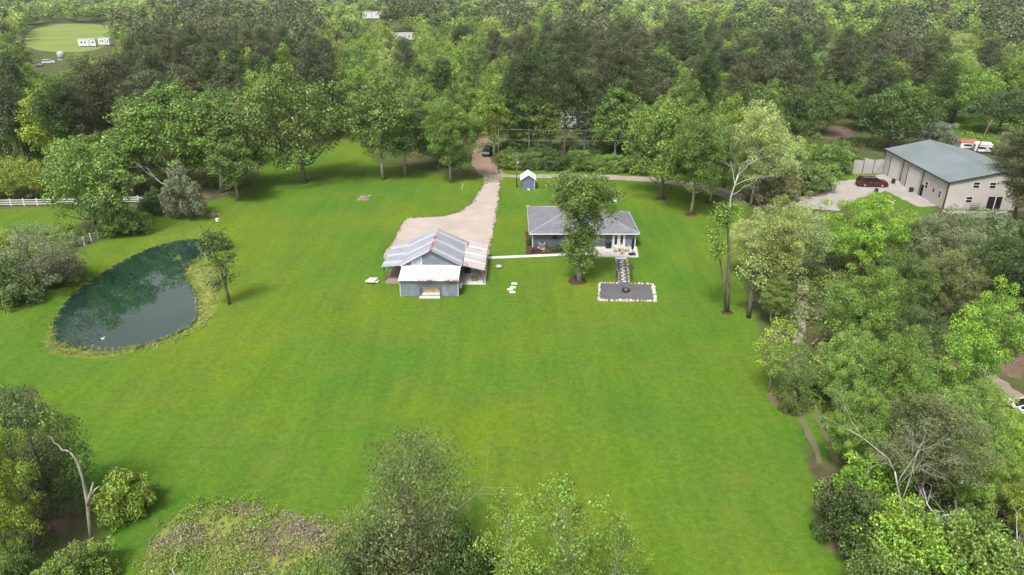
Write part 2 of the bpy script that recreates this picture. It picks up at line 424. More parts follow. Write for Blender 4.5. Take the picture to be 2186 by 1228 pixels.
def np_mesh(name, verts, quads, mat, attrs=(), smooth=False):
    me = bpy.data.meshes.new(name); nv, nf = len(verts), len(quads); k = quads.shape[1]
    me.vertices.add(nv); me.vertices.foreach_set('co', np.ascontiguousarray(verts, np.float32).ravel())
    me.loops.add(nf * k); me.loops.foreach_set('vertex_index', np.ascontiguousarray(quads, np.int32).ravel())
    me.polygons.add(nf); me.polygons.foreach_set('loop_start', np.arange(0, nf * k, k, dtype=np.int32))
    me.polygons.foreach_set('loop_total', np.full(nf, k, np.int32))
    if smooth: me.polygons.foreach_set('use_smooth', np.ones(nf, bool))
    for an, av in attrs:
        a = me.attributes.new(an, 'FLOAT_COLOR', 'POINT'); a.data.foreach_set('color', np.ascontiguousarray(av, np.float32).ravel())
    me.materials.append(M[mat]); me.update(calc_edges=True); me.validate(); return me
def sub_mesh(name, sel, extra=None):
    q = fq[sel]; u, inv = np.unique(q.ravel(), return_inverse=True); v = V[u]; mk = MASK[u]; q = inv.reshape(-1, 4)
    if extra is not None:
        k = len(v); v = np.vstack([v, extra[0]]); mk = np.vstack([mk, np.tile((0, 0, 0, 1.), (len(extra[0]), 1))]); q = np.vstack([q, extra[1] + k])
    return np_mesh(name, v, q, 'ground_cover', [('mask', mk)], True)
B = 2600.
ev = np.array([(-B, -B, 0), (B, -B, 0), (B, GY0, 0), (-B, GY0, 0), (-B, GY1, 0), (B, GY1, 0), (B, B, 0), (-B, B, 0), (GX0, GY0, 0), (GX1, GY0, 0), (GX0, GY1, 0), (GX1, GY1, 0)], float)
eq = np.array([(0, 1, 2, 3), (4, 5, 6, 7), (3, 8, 10, 4), (9, 2, 5, 11)])
tag(link('ground', sub_mesh('ground', ~fl, (ev, eq))), kind='structure')
tag(link('lawn', sub_mesh('lawn', fl)), kind='structure')
wp = POND.mean(0) + (POND - POND.mean(0)) * 1.025
tag(link('pond_water', raw_mesh('pond_water', [(x, y, -.4) for x, y in wp], [tuple(range(len(wp)))], ['pond_water'])), kind='structure')
FIELD = P([(45, 112), (60, 66), (110, 50), (242, 52), (244, 112)])
def sheet(name, pts, mat, z, jit=.0, seg=1.2, kind='structure'):
    pts = np.array(pts); out = []
    for i in range(len(pts)):
        a, b = pts[i], pts[(i + 1) % len(pts)]; n = max(1, int(np.linalg.norm(b - a) / seg)); nrm = np.array([b[1] - a[1], a[0] - b[0]]) / (np.linalg.norm(b - a) + 1e-9)
        for k in range(n): out.append(a + (b - a) * k / n + nrm * (rs.normal() * jit if jit else 0))
    o = link(name, raw_mesh(name, [(x, y, z) for x, y in out], [tuple(range(len(out)))], [mat])); o['kind'] = kind; return o
M['field_grass'] = None
def fieldmat():
    m, n, l = nodes_of('field_grass'); v = n.new('ShaderNodeTexCoord').outputs['Object']
    finish(n, l, mixc(n, l, (.14, .2, .045), (.2, .24, .07), noise(n, l, v, .03, 5)), .9, .1)
fieldmat()
sheet('field', chaikin(FIELD, 2), 'field_grass', .05, .0, 20)
def ribbon(name, line, widths, mat, z, jit=.12):
    pts = np.array(line, float); d = np.r_[0, np.cumsum(np.linalg.norm(np.diff(pts, axis=0), axis=1))]
    n = max(4, int(d[-1] / 1.2)); t = np.linspace(0, d[-1], n)
    x, y, w = np.interp(t, d, pts[:, 0]), np.interp(t, d, pts[:, 1]), np.interp(t, d, widths)
    for _ in range(6): x[1:-1] = (x[:-2] + 2 * x[1:-1] + x[2:]) / 4; y[1:-1] = (y[:-2] + 2 * y[1:-1] + y[2:]) / 4
    tx, ty = np.gradient(x), np.gradient(y); L = np.hypot(tx, ty); nx_, ny_ = -ty / L, tx / L
    a = w / 2 + rs.normal(size=n) * jit; b = w / 2 + rs.normal(size=n) * jit
    v = np.vstack([np.stack([x + nx_ * a, y + ny_ * a, np.full(n, z)], 1), np.stack([x - nx_ * b, y - ny_ * b, np.full(n, z)], 1)])
    q = [(i, n + i, n + i + 1, i + 1) for i in range(n - 1)]
    return tag(link(name, raw_mesh(name, v, q, [mat])), kind='structure')
DRIVE = P([(1036, 386), (1068, 380), (1064, 430), (1052, 500), (1044, 530), (1040, 560), (835, 566), (815, 546), (838, 520), (850, 492), (868, 466), (950, 462), (985, 452), (1010, 432), (1026, 404)])
sheet('driveway', DRIVE, 'gravel_pale', .02, .13, .7)
sheet('driveway_entrance', P([(1030, 366), (1068, 364), (1080, 372), (1069, 388), (1035, 392)]), 'gravel_weedy', .024, .16, .6)
ribbon('dirt_track', [g2(1050, 372), g2(1030, 352), g2(1024, 335), g2(1030, 305), g2(1042, 280), g2(1056, 255), g2(1075, 225)], [5, 5, 4, 3.4, 3, 3, 3], 'gravel_pink', .03, .25)
ribbon('access_road', [g2(1060, 374), g2(1110, 378), g2(1200, 376), g2(1330, 380), g2(1420, 386), g2(1490, 397), g2(1545, 411), g2(1600, 432), g2(1660, 440), g2(1760, 425)],
       [2.2, 2.6, 3.4, 3.6, 3.8, 4.5, 5, 5, 5, 6], 'gravel_lane', .034, .15)
ribbon('neighbour_road', [g2(1560, 350), g2(1640, 352), g2(1720, 350), g2(1800, 346), g2(1850, 338)], [3, 4, 4, 4, 4], 'gravel_lane', .03, .2)
ribbon('gravel_lane', [g2(1716, 590), g2(1712, 650), g2(1704, 735)], [1.3, 1.3, 1.2], 'gravel_lane', .03, .1)
for k, dx in enumerate((-13, 22)):
    ribbon('wheel_track', [g2(1695 + dx * .6, 745), g2(1700 + dx * .8, 800), g2(1712 + dx, 860), g2(1735 + dx, 915), g2(1765 + dx, 990)], [.5, .6, .6, .6, .5], 'worn_track', .026, .12)
sheet('gravel_apron', P([(1722, 446), (1735, 402), (1762, 390), (1830, 384), (1886, 372), (1930, 396), (2000, 440), (1960, 442), (1890, 408), (1830, 424), (1790, 450)]), 'gravel_apron', .038, .15, .9)
sheet('concrete_apron', P([(2010, 450), (2150, 452), (2155, 466), (2035, 464)]), 'concrete', .044, .0, 2)
sheet('dirt_drive', P([(2070, 775), (2110, 790), (2190, 850), (2210, 900), (2150, 890), (2090, 815)]), 'dirt_drive', .03, .15, .8)
sheet('dirt_patch', P([(1958, 705), (1985, 715), (1990, 745), (1950, 745)]), 'dirt_drive', .034, .1, .8)

# ------------------------------------------------------------------ tree shapes
def unit(a): return a / (np.linalg.norm(a, axis=1, keepdims=True) + 1e-9)
def leaf_quads(r, c, nrm, size, asp):
    n = len(c); t = unit(np.cross(nrm, unit(r.normal(size=(n, 3))))); b = np.cross(nrm, t)
    s = (size * r.uniform(.7, 1.3, n))[:, None]
    v = np.stack([c - t * s * .5, c + b * s * asp * .5 - t * s * .06, c + t * s * .5 - nrm * s * .12, c - b * s * asp * .5 - t * s * .06], 1).reshape(-1, 3)
    return v
def tint_attr(cl, lf):
    a = np.stack([cl, lf, np.zeros_like(cl), np.ones_like(cl)], 1); return np.repeat(a, 4, 0)
def crown_centres(r, h, w, zb, prof, ncl, rcl, gap=.9, outer=.55, lobes=.22, big=0.):
    def dart(n, rr, g, oz):
        c = []; ph = r.uniform(0, 6.28, 3); tries = 0
        while len(c) < n and tries < 6000:
            tries += 1; t = r.uniform() ** .85; a = r.uniform(0, 6.283)
            lob = 1 + lobes * (math.sin(2 * a + ph[0] + t * 3) + .7 * math.sin(3 * a + ph[1] - 4 * t)) * .6
            rad = max(.05, prof(t) * w / 2 * lob - rr * .6) * r.uniform() ** oz
            p = np.array([rad * math.cos(a), rad * math.sin(a), zb + rr * .3 + t * (h - zb - rr * 1.2)])
            if all(np.sum((p - q) ** 2) > (g * rr) ** 2 for q in c): c.append(p)
        return np.array(c)
    if not big: return dart(ncl, rcl, gap, outer)
    L = dart(60, big, 1.05, outer); out = []; per = max(5, int(ncl / len(L)))    # boughs first, then leaf clumps on each bough
    for b in L:
        rb = big * r.uniform(.7, 1.2); k = 0; tries = 0; mine = []
        while k < per and tries < 200:
            tries += 1; d = r.normal(size=3) + np.array([0, 0, .55]) + .35 * np.array([b[0], b[1], 0]) / (w / 2); d /= np.linalg.norm(d)
            p = b + d * rb * r.uniform(.65, 1.05) * np.array([1, 1, .8])
            if p[2] > zb * .8 and all(np.sum((p - q) ** 2) > (gap * rcl) ** 2 for q in mine): mine.append(p); k += 1
        out += mine
    return np.array(out)
def make_crown(seed, h, w, zb, prof, ncl, rcl, leaf, nleaf, asp=.62, flat=.8, fill=.12, up=.5, gap=.9, lobes=.22, shell=.3, outer=.55, wild=.65, big=0.):
    r = np.random.RandomState(seed)
    c = crown_centres(r, h, w, zb, prof, ncl, rcl, gap, outer, lobes, big); k = len(c)
    rad = rcl * r.uniform(.65, 1.3, k)
    pick = r.choice(k, nleaf, p=rad ** 2 / (rad ** 2).sum())
    d = unit(r.normal(size=(nleaf, 3)) + np.array([0, 0, .35])); bump = 1 - shell + shell * 1.5 * r.uniform(size=nleaf) ** .7
    # lumps on the clump's own surface
    bump *= 1 + .18 * np.sin(d[:, 0] * 5 + pick) * np.sin(d[:, 1] * 5 + pick * 2.1)
    pos = c[pick] + d * (rad[pick] * bump)[:, None] * np.array([1, 1, flat])
    nr = unit(d * .6 + np.array([0, 0, up]) + r.normal(size=(nleaf, 3)) * wild)
    inn = r.uniform(size=nleaf) < fill
    pos[inn] = c[pick[inn]] * np.array([.7, .7, 1]) + r.normal(size=(inn.sum(), 3)) * rcl * .5
    v = leaf_quads(r, pos, nr, np.full(nleaf, leaf), asp)
    ct = r.uniform(.15, .85, k)
    at = tint_attr(np.clip(ct[pick] + r.normal(size=nleaf) * .15, 0, 1), np.clip(.45 * r.uniform(.0, 1., k)[pick] + .55 * r.uniform(size=nleaf), 0, 1))
    return v, at, c
def make_wood(seed, h, w, zb, c, rad, lean=.04, nl=14, fork=False):
    r = np.random.RandomState(seed + 99); mb = MB(); top = zb + (h - zb) * .7
    n = 7; off = np.cumsum(r.normal(size=(n, 2)) * lean * h / n, 0); off[0] = 0
    pts = [(off[i][0], off[i][1], top * i / (n - 1) - (.15 if i == 0 else 0)) for i in range(n)]
    rr = [rad * (1.35 if i == 0 else 1.0) * (1 - .8 * i / (n - 1)) for i in range(n)]
    mb.tube(pts, rr, 8)
    pick = r.permutation(len(c))[:nl]
    for j in pick:
        e = c[j]; zs = max(zb * .75, min(top * .9, e[2] - .55 * math.hypot(e[0], e[1]) - .2)); i = zs / top * (n - 1); i0 = int(min(i, n - 2)); f = i - i0
        s = np.array(pts[i0]) * (1 - f) + np.array(pts[i0 + 1]) * f; s[2] = zs
        mid = (s + e) / 2 + np.array([0, 0, -.08 * np.linalg.norm(e - s)]) + r.normal(size=3) * .25
        q = rad * (1 - .75 * zs / top) * .5
        mb.tube([s, mid, e], [q, q * .6, q * .15], 5, False)
    return mb
def dome(t): return max(.0, math.sin(math.pi * min(1, (t * .86 + .13))) ** .55) * (1.0 if t < .6 else 1.0)
def oval(t): return max(.0, math.sin(math.pi * (t * .9 + .07))) ** .7
def column(t): return (.55 + .45 * min(1, t * 4)) * (1 - max(0, (t - .6) / .4) ** 2 * .75)
def conic(t): return (.45 + .55 * min(1, t * 5)) * (1 - .8 * t)
def shrubby(t): return math.sqrt(max(0, 1 - t * t * .95))
def pinetop(t): return (.45 + .55 * min(1, t * 3.5)) * (1 - max(0, (t - .4) / .6) ** 2.2 * .6)
def housey(t): return float(np.interp(t, [0, .08, .2, .45, .6, .72, .85, 1], [.25, .5, .6, .62, .72, 1, 1, .62]))
TEMPLATES = {}
def template(kind, lod, seed, h, w, zb, prof, ncl, rcl, leaf, nleaf, rad, barkm='bark', nl=14, lean=.04, **kw):
    v, at, c = make_crown(seed, h, w, zb, prof, ncl, rcl, leaf, nleaf, **kw)
    q = np.arange(len(v)).reshape(-1, 4)
    crown = np_mesh(kind + '_crown', v, q, 'foliage', [('tint', at)])
    wd_ = make_wood(seed, h, w, zb, c, rad, lean, nl)
    trunk = raw_mesh(kind + '_trunk', wd_.v, wd_.f, [barkm], True)
    TEMPLATES.setdefault((kind, lod), []).append((h, w, crown, trunk))
LUMPY = dict(gap=1.0, wild=.45, up=.4, shell=.35, fill=.06, lobes=.35)
for s in range(4):
    template('oak', 'near', 10 + s, 16, 14, 3.0, dome, 230, .82, .21, 46000, .34, big=2.3, nl=24, **LUMPY)
    template('oak', 'mid', 20 + s, 16, 14, 3.0, dome, 190, .9, .33, 17000, .34, big=2.4, nl=20, **LUMPY)
for s in range(3):
    template('tall', 'near', 30 + s, 19, 9, 4.0, oval, 190, .72, .2, 34000, .24, 'bark_pale', big=1.7, nl=24, **LUMPY)
    template('tall', 'mid', 40 + s, 19, 9, 4.0, oval, 160, .8, .32, 13000, .24, 'bark_pale', big=1.8, nl=20, **LUMPY)
    template('pine', 'near', 50 + s, 22, 8.5, 8, pinetop, 120, .85, .26, 32000, .22, 'bark_red', asp=.3, flat=.65, up=.35, shell=.6, wild=.9, nl=34, gap=1.15, lobes=.5)
    template('pine', 'mid', 60 + s, 22, 8.5, 10, pinetop, 95, .95, .36, 16000, .22, 'bark_red', asp=.36, flat=.7, up=.35, shell=.6, wild=.9, nl=28, gap=1.15, lobes=.5)
    template('shrub', 'near', 70 + s, 4, 5, .15, shrubby, 130, .38, .15, 17000, .08, nl=10, flat=.9, big=.9, lobes=.35)
    template('airy', 'near', 80 + s, 11, 7, 2.5, oval, 60, .6, .2, 4200, .11, 'bark_pale', nl=50, gap=1.2, shell=.9, fill=.05, lobes=.5)
template('house', 'near', 95, 15, 9.6, 1.7, housey, 260, .7, .26, 24000, .34, 'bark_pale', nl=26, lobes=.3, big=1.35)
template('cedar', 'near', 97, 10, 9, .4, column, 170, .6, .17, 20000, .25, nl=60, asp=.45, wild=.8, shell=.6, up=.4, gap=1.0, lobes=.45, big=1.25)
template('cedar', 'near', 98, 10, 9, .4, shrubby, 170, .6, .17, 24000, .25, nl=60, asp=.45, wild=.8, shell=.6, up=.4, gap=1.0, lobes=.45, big=1.25)
template('bush', 'near', 99, 2.6, 4, .1, lambda t: math.sqrt(max(0, 1 - (t * .96) ** 2.4)), 110, .3, .15, 9000, .06, nl=6, flat=.95, wild=.5, lobes=.3, outer=.4)

GREEN = dict(bright=(.205, .28, .045), mid=(.125, .185, .043), dark=(.078, .125, .035), deep=(.066, .10, .027), pine=(.078, .102, .044), pinebrown=(.105, .118, .056),
             pale=(.28, .34, .115), yellow=(.23, .30, .035), grey=(.18, .20, .115), olive=(.165, .175, .075), lime=(.195, .315, .04), fresh=(.16, .245, .045))
TREES_AT = []                      # (x, y, crown radius) of every tree put down by hand
PIXEL_COVER = []
cnt = {}
def put_tree(kind, x, y, h, w, col, label, cat='tree', group=None, name=None, lod=None, rot=None, whole=False):
    d = math.hypot(x, y)
    lod = lod or ('near' if d < 112 or kind in ('shrub', 'airy', 'house', 'cedar', 'bush') else 'mid')
    lst = TEMPLATES[(kind, lod)]; k = cnt[(kind, lod)] = cnt.get((kind, lod), -1) + 1
    h0, w0, cm, tm = lst[k % len(lst)]
    name = name or {'oak': 'broadleaf_tree', 'tall': 'broadleaf_tree', 'pine': 'pine_tree', 'shrub': 'shrub', 'airy': 'sapling', 'house': 'broadleaf_tree', 'cedar': 'cedar_tree', 'bush': 'round_bush'}[kind]
    o = bpy.data.objects.new(name, None); COL.objects.link(o); o.empty_display_size = .5
    o.location = (x, y, ground_z(x, y)); o.rotation_euler = (0, 0, random.uniform(0, 6.28) if rot is None else rot); o.scale = (w / w0, w / w0, h / h0)
    tag(o, label, cat, group)
    c = bpy.data.objects.new('crown', cm); COL.objects.link(c); c.parent = o
    j = random.uniform(.88, 1.12); b = GREEN[col] if isinstance(col, str) else col
    c.color = (b[0] * j * random.uniform(.92, 1.08), b[1] * j, b[2] * j * random.uniform(.85, 1.15), 1)
    t = bpy.data.objects.new('trunk', tm); COL.objects.link(t); t.parent = o
    return o
def ground_z(x, y):
    i, j = int(round((x - GX0) / GS)), int(round((y - GY0) / GS))
    return float(gz[j, i]) if 0 <= i < nx and 0 <= j < ny else 0.
def T(kind, bx, by, top, wpx, col, label, **kw):
    """a tree whose foot, top and width are read off the photograph"""
    p = gp(bx, by); h = zat(p, top); depth = (np.array([p[0], p[1], h * .6]) - _c) @ _fw; w = wpx * depth / FPX
    TREES_AT.append((p[0], p[1], w / 2)); cover(p[0], p[1], h, w)
    return put_tree(kind, p[0], p[1], h, w, col, label, **kw)

# coarse cover of the picture, to leave out trees nothing would show of
CS = 4
COV = np.zeros((1400 // CS, 2400 // CS), bool)
def cover_cells(x, y, h, w, frac=.42):
    a = pr((x, y, h)); b = pr((x, y, h * frac)); depth = (np.array([x, y, h * .6]) - _c) @ _fw; rx = w * .5 * FPX / depth
    cx, cy_ = (a[0] + b[0]) / 2 + 100, (a[1] + b[1]) / 2 + 100; ry = abs(b[1] - a[1]) / 2 + .1
    i0, i1 = max(0, int((cy_ - ry) / CS)), min(COV.shape[0], int((cy_ + ry) / CS) + 2); j0, j1 = max(0, int((cx - rx) / CS)), min(COV.shape[1], int((cx + rx) / CS) + 2)
    if i1 <= i0 or j1 <= j0: return (slice(0, 0), slice(0, 0)), np.zeros((0, 0), bool)
    yy, xx = np.mgrid[i0:i1, j0:j1]
    return (slice(i0, i1), slice(j0, j1)), ((xx * CS + 2 - cx) / rx) ** 2 + ((yy * CS + 2 - cy_) / ry) ** 2 < .8
def cover(x, y, h, w, frac=.42):
    sl_, m_ = cover_cells(x, y, h, w, frac); COV[sl_] |= m_

# ---- trees of the lawn and its edge
T('oak', 650, 391, 120, 205, 'mid', 'large round oak with drooping lower branches standing in the lawn left of the driveway')
T('oak', 398, 408, 168, 225, 'fresh', 'broad full-crowned tree at the wood edge above the rounded grey-green shrub')
T('tall', 474, 411, 190, 140, 'mid', 'tall leaning tree with a pale trunk next to the slim tree by the lawn')
T('tall', 508, 428, 275, 105, 'mid', 'slim tree with a thin pale trunk on the lawn edge left of the oak')
T('tall', 817, 384, 150, 130, 'mid', 'tall bushy tree standing in the grass between the large oak and the dirt track')
T('tall', 865, 374, 185, 115, 'mid', 'thin-trunked tree just right of the tall bushy one in the grass', rot=2)
T('tall', 962, 390, 190, 105, 'fresh', 'leafy tree hanging over the left side of the dirt track', lod='near')
T('oak', 1412, 425, 186, 175, 'fresh', 'big spreading tree with a straight trunk at the far lawn edge behind the house')
T('tall', 1474, 458, 215, 120, 'mid', 'tall tree with a bare grey trunk in a red mulch ring right of the house', lod='near')
T('tall', 1515, 432, 240, 110, 'mid', 'slim dark-trunked tree beside the gravel road right of the mulched tall tree', lod='near')
T('house', 1237, 600, 362, 142, 'mid', 'big leafy tree with a pale forked trunk standing in front of the grey house', rot=1.1)
T('shrub', 398, 464, 343, 88, 'grey', 'large rounded grey-green shrub at the lawn edge above the pond', cat='shrub')
T('shrub', 462, 528, 490, 62, 'dark', 'dark green shrub at the far right corner of the pond', cat='shrub')
T('shrub', 378, 546, 527, 36, 'lime', 'clump of light green reeds standing in the pond', cat='reeds', name='reed_clump')
# ---- left of the pond
T('oak', 205, 497, 282, 190, 'fresh', 'broad bright tree hiding the white fence on its way to the pond')
T('oak', 62, 428, 330, 112, 'bright', 'rounded bright tree behind the white fence at the left')
T('oak', -20, 424, 325, 120, 'bright', 'bright tree behind the white fence cut by the left edge of the picture')
T('tall', 150, 395, 158, 115, 'yellow', 'tall yellow-green tree standing above the others on the left')
T('oak', 288, 420, 262, 120, 'mid', 'mid-green tree left of the white bare branches by the wood edge')
T('shrub', 335, 455, 400, 70, 'dark', 'dark undergrowth shrub by the end post of the white fence', cat='shrub')
T('shrub', 262, 500, 425, 100, 'mid', 'dense shrub below the broad bright tree beside the pond', cat='shrub')
T('cedar', 88, 622, 478, 190, 'grey', 'wide grey-green scrubby tree on the left bank of the pond')
T('shrub', 10, 645, 540, 130, 'mid', 'green shrub at the left edge of the picture beside the pond', cat='shrub')
T('shrub', 20, 575, 490, 90, 'yellow', 'yellow-green shrub behind the grey-green scrubby tree at the left edge', cat='shrub')
T('shrub', 140, 600, 540, 90, 'olive', 'low olive shrub on the bank where the grey-green tree meets the pond', cat='shrub')
T('shrub', 150, 520, 470, 70, 'bright', 'light green shrub between the pasture and the short piece of white fence', cat='shrub')
# ---- lower left
T('oak', 30, 1205, 880, 190, 'bright', 'pale-limbed yellow-green tree at the lower left edge', lod='near')
T('cedar', 120, 1105, 822, 200, 'dark', 'dark scrubby tree behind the broken dead trunk at the lower left')
T('bush', 283, 1098, 1005, 118, 'bright', 'neat round yellow-green bush on the lawn at the lower left', cat='bush')
T('shrub', 175, 1262, 1165, 150, 'fresh', 'fresh green shrub at the foot of the broken dead trunk', cat='shrub')
T('shrub', 30, 1270, 1185, 120, 'mid', 'low green shrub in the lower left corner', cat='shrub')
# ---- bottom centre
T('cedar', 885, 1265, 928, 310, (.125, .145, .062), 'grey-olive cedar with bare twigs rising at the bottom centre')
T('shrub', 800, 1270, 1120, 170, 'dark', 'dark green shrub at the left foot of the bottom cedar', cat='shrub')
T('shrub', 985, 1275, 1105, 130, 'dark', 'dark green shrub at the right foot of the bottom cedar', cat='shrub')
T('shrub', 800, 1290, 1200, 90, 'yellow', 'yellow-green sprig at the bottom edge below the cedar', cat='shrub')
T('airy', 1200, 1330, 1008, 200, 'fresh', 'airy young tree with thin pale stems at the bottom centre', lod='near')
T('airy', 1085, 1300, 1040, 130, 'bright', 'thin airy sapling right of the bottom cedar')
T('airy', 1310, 1310, 1090, 120, 'fresh', 'small airy sapling at the right of the bottom centre group')
T('shrub', 1110, 1300, 1190, 130, 'bright', 'bright low shrub under the airy saplings at the bottom', cat='shrub')
# ---- right hand belt of trees
T('tall', 1640, 655, 415, 130, 'pale', 'pale yellow-green tree, leftmost of the belt right of the lawn', lod='near')
T('tall', 1600, 600, 445, 85, 'pale', 'small pale tree just left of the pale yellow-green tree', lod='near')
T('tall', 1690, 600, 425, 110, 'pale', 'pale tree behind the gravel lane below the red car', lod='near')
T('oak', 1835, 590, 405, 185, 'lime', 'wide bright green tree directly below the red car')
T('oak', 1985, 622, 428, 150, (.15, .185, .085), 'grey-green tree in front of the tan metal building')
T('oak', 2085, 570, 440, 120, (.14, .18, .08), 'smaller grey-green tree right of the one before the metal building')
T('oak', 1900, 690, 525, 130, 'mid', 'mid-green tree in the middle of the right hand belt')
T('oak', 2000, 690, 520, 140, (.14, .17, .06), 'olive tree just right of the middle of the belt, above the bright vine-clad tree')
T('tall', 1645, 690, 590, 70, 'mid', 'narrow green tree beside the gravel lane', lod='near')
T('oak', 1815, 775, 545, 165, 'fresh', 'rounded fresh green tree right of the gravel lane')
T('oak', 1925, 800, 640, 140, 'dark', 'dark green tree between the rounded fresh tree and the bright vine-clad tree')
T('tall', 2050, 900, 592, 128, 'lime', 'bright green vine-clad tree standing out on the right')
T('pine', 2160, 505, 250, 170, 'pine', 'tall dark pine before the right end of the metal building', lod='near')
T('oak', 2215, 520, 330, 150, 'olive', 'olive tree at the right edge hiding the far end of the metal building', lod='near')
T('pine', 2165, 760, 480, 190, 'deep', 'dark pine at the right edge above the dirt drive', lod='near')
T('pine', 2095, 700, 505, 120, 'deep', 'dark pine left of the right edge above the parked silver car', lod='near')
T('airy', 1640, 838, 675, 105, 'yellow', 'young yellow-green tree with thin pale stems at the right edge of the lawn', lod='near')
T('airy', 1685, 865, 720, 90, 'mid', 'young mid-green tree next to the yellow-green one by the wheel tracks')
T('shrub', 1690, 870, 790, 70, 'mid', 'shrub at the foot of the young trees by the wheel tracks', cat='shrub')
T('oak', 1790, 890, 690, 130, 'fresh', 'green tree right of the wheel tracks below the rounded fresh tree', lod='near')
T('oak', 1890, 930, 690, 165, 'fresh', 'leafy tree above the dull pine in the lower right', lod='near')
T('oak', 1815, 1010, 815, 150, 'fresh', 'slim-trunked green tree beside the right edge of the lawn', lod='near')
T('pine', 1945, 1110, 850, 185, (.125, .145, .06), 'dull olive pine in the lower right thicket', lod='near')
T('oak', 2040, 1010, 800, 170, 'fresh', 'leafy tree right of the dull pine in the lower right', lod='near')
T('oak', 2140, 1020, 880, 150, 'lime', 'bright leafy tree below the white car at the right edge', lod='near')
T('oak', 2095, 1130, 960, 160, 'bright', 'yellowish green tree in the lower right thicket beside the dead trees', lod='near')
T('oak', 2185, 1180, 985, 140, 'yellow', 'yellow-green tree cut by the right edge near the bottom', lod='near')
T('shrub', 1810, 1165, 1040, 150, 'deep', 'dark glossy shrub jutting into the lawn at the lower right', cat='shrub')
T('shrub', 1850, 1075, 965, 150, 'lime', 'light green shrub behind the dark glossy shrub at the lower right', cat='shrub')
T('shrub', 1915, 1225, 1075, 200, 'lime', 'light green shrub below the forked dead tree at the lower right', cat='shrub')
T('shrub', 2040, 1260, 1095, 220, 'fresh', 'fresh green shrub at the bottom edge of the lower right thicket', cat='shrub')
T('shrub', 1880, 1290, 1180, 150, 'mid', 'mid-green shrub at the bottom edge beside the lawn', cat='shrub')
T('shrub', 2160, 1275, 1150, 150, 'mid', 'shrub in the lower right corner', cat='shrub')
T('shrub', 1990, 1020, 930, 110, 'mid', 'shrub squeezed between the pine and the leafy tree at the lower right', cat='shrub')
T('shrub', 1840, 830, 740, 100, 'lime', 'bright shrub between the trees right of the wheel tracks', cat='shrub')
T('shrub', 1930, 850, 770, 110, 'fresh', 'fresh shrub left of the foot of the vine-clad tree', cat='shrub')
T('shrub', 2010, 880, 800, 100, 'bright', 'leafy shrub at the foot of the vine-clad tree', cat='shrub')
T('shrub', 2110, 900, 835, 110, 'bright', 'shrub along the lower side of the dirt drive', cat='shrub')
# ---- behind the lawn, to the right
T('tall', 1602, 440, 205, 120, 'pale', 'pale grey-green tree right of the big spreading tree', lod='near')
T('oak', 1655, 400, 262, 110, 'pale', 'small pale tree left of the shrubs by the neighbouring yard')
T('oak', 1545, 400, 195, 110, 'bright', 'light green tree behind the bare white tree')
T('oak', 1690, 330, 172, 120, 'dark', 'dense dark green tree left of the red soil clearing')
T('shrub', 1650, 430, 360, 110, 'olive', 'olive shrub between the gravel road and the gravel yard', cat='shrub')
T('shrub', 1720, 410, 345, 110, 'mid', 'shrub at the left side of the gravel yard', cat='shrub')
T('shrub', 1760, 372, 300, 100, 'fresh', 'light shrub behind the gravel yard', cat='shrub')
T('shrub', 1795, 345, 300, 70, 'mid', 'shrub beyond the blue barrel', cat='shrub')
T('shrub', 1700, 340, 285, 60, 'yellow', 'yellowish shrub left of the red soil clearing', cat='shrub')
T('oak', 1900, 320, 170, 170, 'dark', 'large dark tree behind the left end of the metal building')
T('shrub', 2000, 310, 255, 90, 'grey', 'pale grey-green shrub behind the roof of the metal building', cat='shrub')
T('oak', 2130, 285, 180, 140, 'dark', 'dark tree behind the grass clearing at the right')
T('shrub', 2150, 330, 270, 70, 'olive', 'olive shrub beside the small red roof at the right', cat='shrub')
T('oak', 2030, 262, 130, 150, 'fresh', 'green tree beyond the metal building left of the clearing')
T('shrub', 2060, 520, 455, 110, 'olive', 'olive shrub in front of the gable end of the metal building', cat='shrub')
T('shrub', 2150, 600, 520, 110, 'fresh', 'green shrub below the tall dark pine', cat='shrub')
# shrubs along the wood edge behind the shed
for k, (x, y, t, w, c) in enumerate([(1085, 345, 315, 60, 'mid'), (1088, 358, 330, 50, 'fresh'), (1130, 358, 322, 70, 'mid'), (1185, 360, 320, 70, 'dark'), (1240, 362, 318, 75, 'mid'), (1300, 364, 325, 70, 'fresh'),
        (1350, 366, 325, 70, 'mid'), (1440, 366, 330, 70, 'fresh'), (1500, 366, 330, 60, 'mid'), (1155, 345, 300, 60, 'dark'), (1270, 345, 298, 70, 'dark'),
        (1400, 350, 310, 70, 'dark'), (1095, 335, 290, 60, 'dark'), (1210, 338, 292, 60, 'mid'), (1330, 340, 295, 60, 'dark')]):
    T('shrub', x, y, t, w, c, 'leafy green shrub in the undergrowth row behind the small blue shed', cat='shrub', group='undergrowth row behind the shed')
for k, (x, y, t) in enumerate([(1205, 345, 40), (1130, 338, 95), (1285, 346, 75), (1330, 342, 110), (1100, 332, 120)]):
    T('pine', x, y, t, 95, 'deep' if k % 2 else 'pine', ['third', 'second', 'fourth', 'fifth', 'first'][k] + ' tall bare-trunked pine from the left in the row behind the small blue shed', group='pines behind the shed', lod='near')
for k, (x, y, t, w, c) in enumerate([(1165, 338, 175, 90, 'mid'), (1245, 340, 150, 100, 'dark'), (1365, 352, 205, 95, 'fresh'), (1096, 335, 165, 80, 'mid'), (1310, 352, 165, 90, 'fresh')]):
    T('tall', x, y, t, w, c, ['second', 'third', 'fifth', 'first', 'fourth'][k] + ' broadleaf tree from the left among the pines behind the small blue shed', group='creeper-clad trees behind the shed')

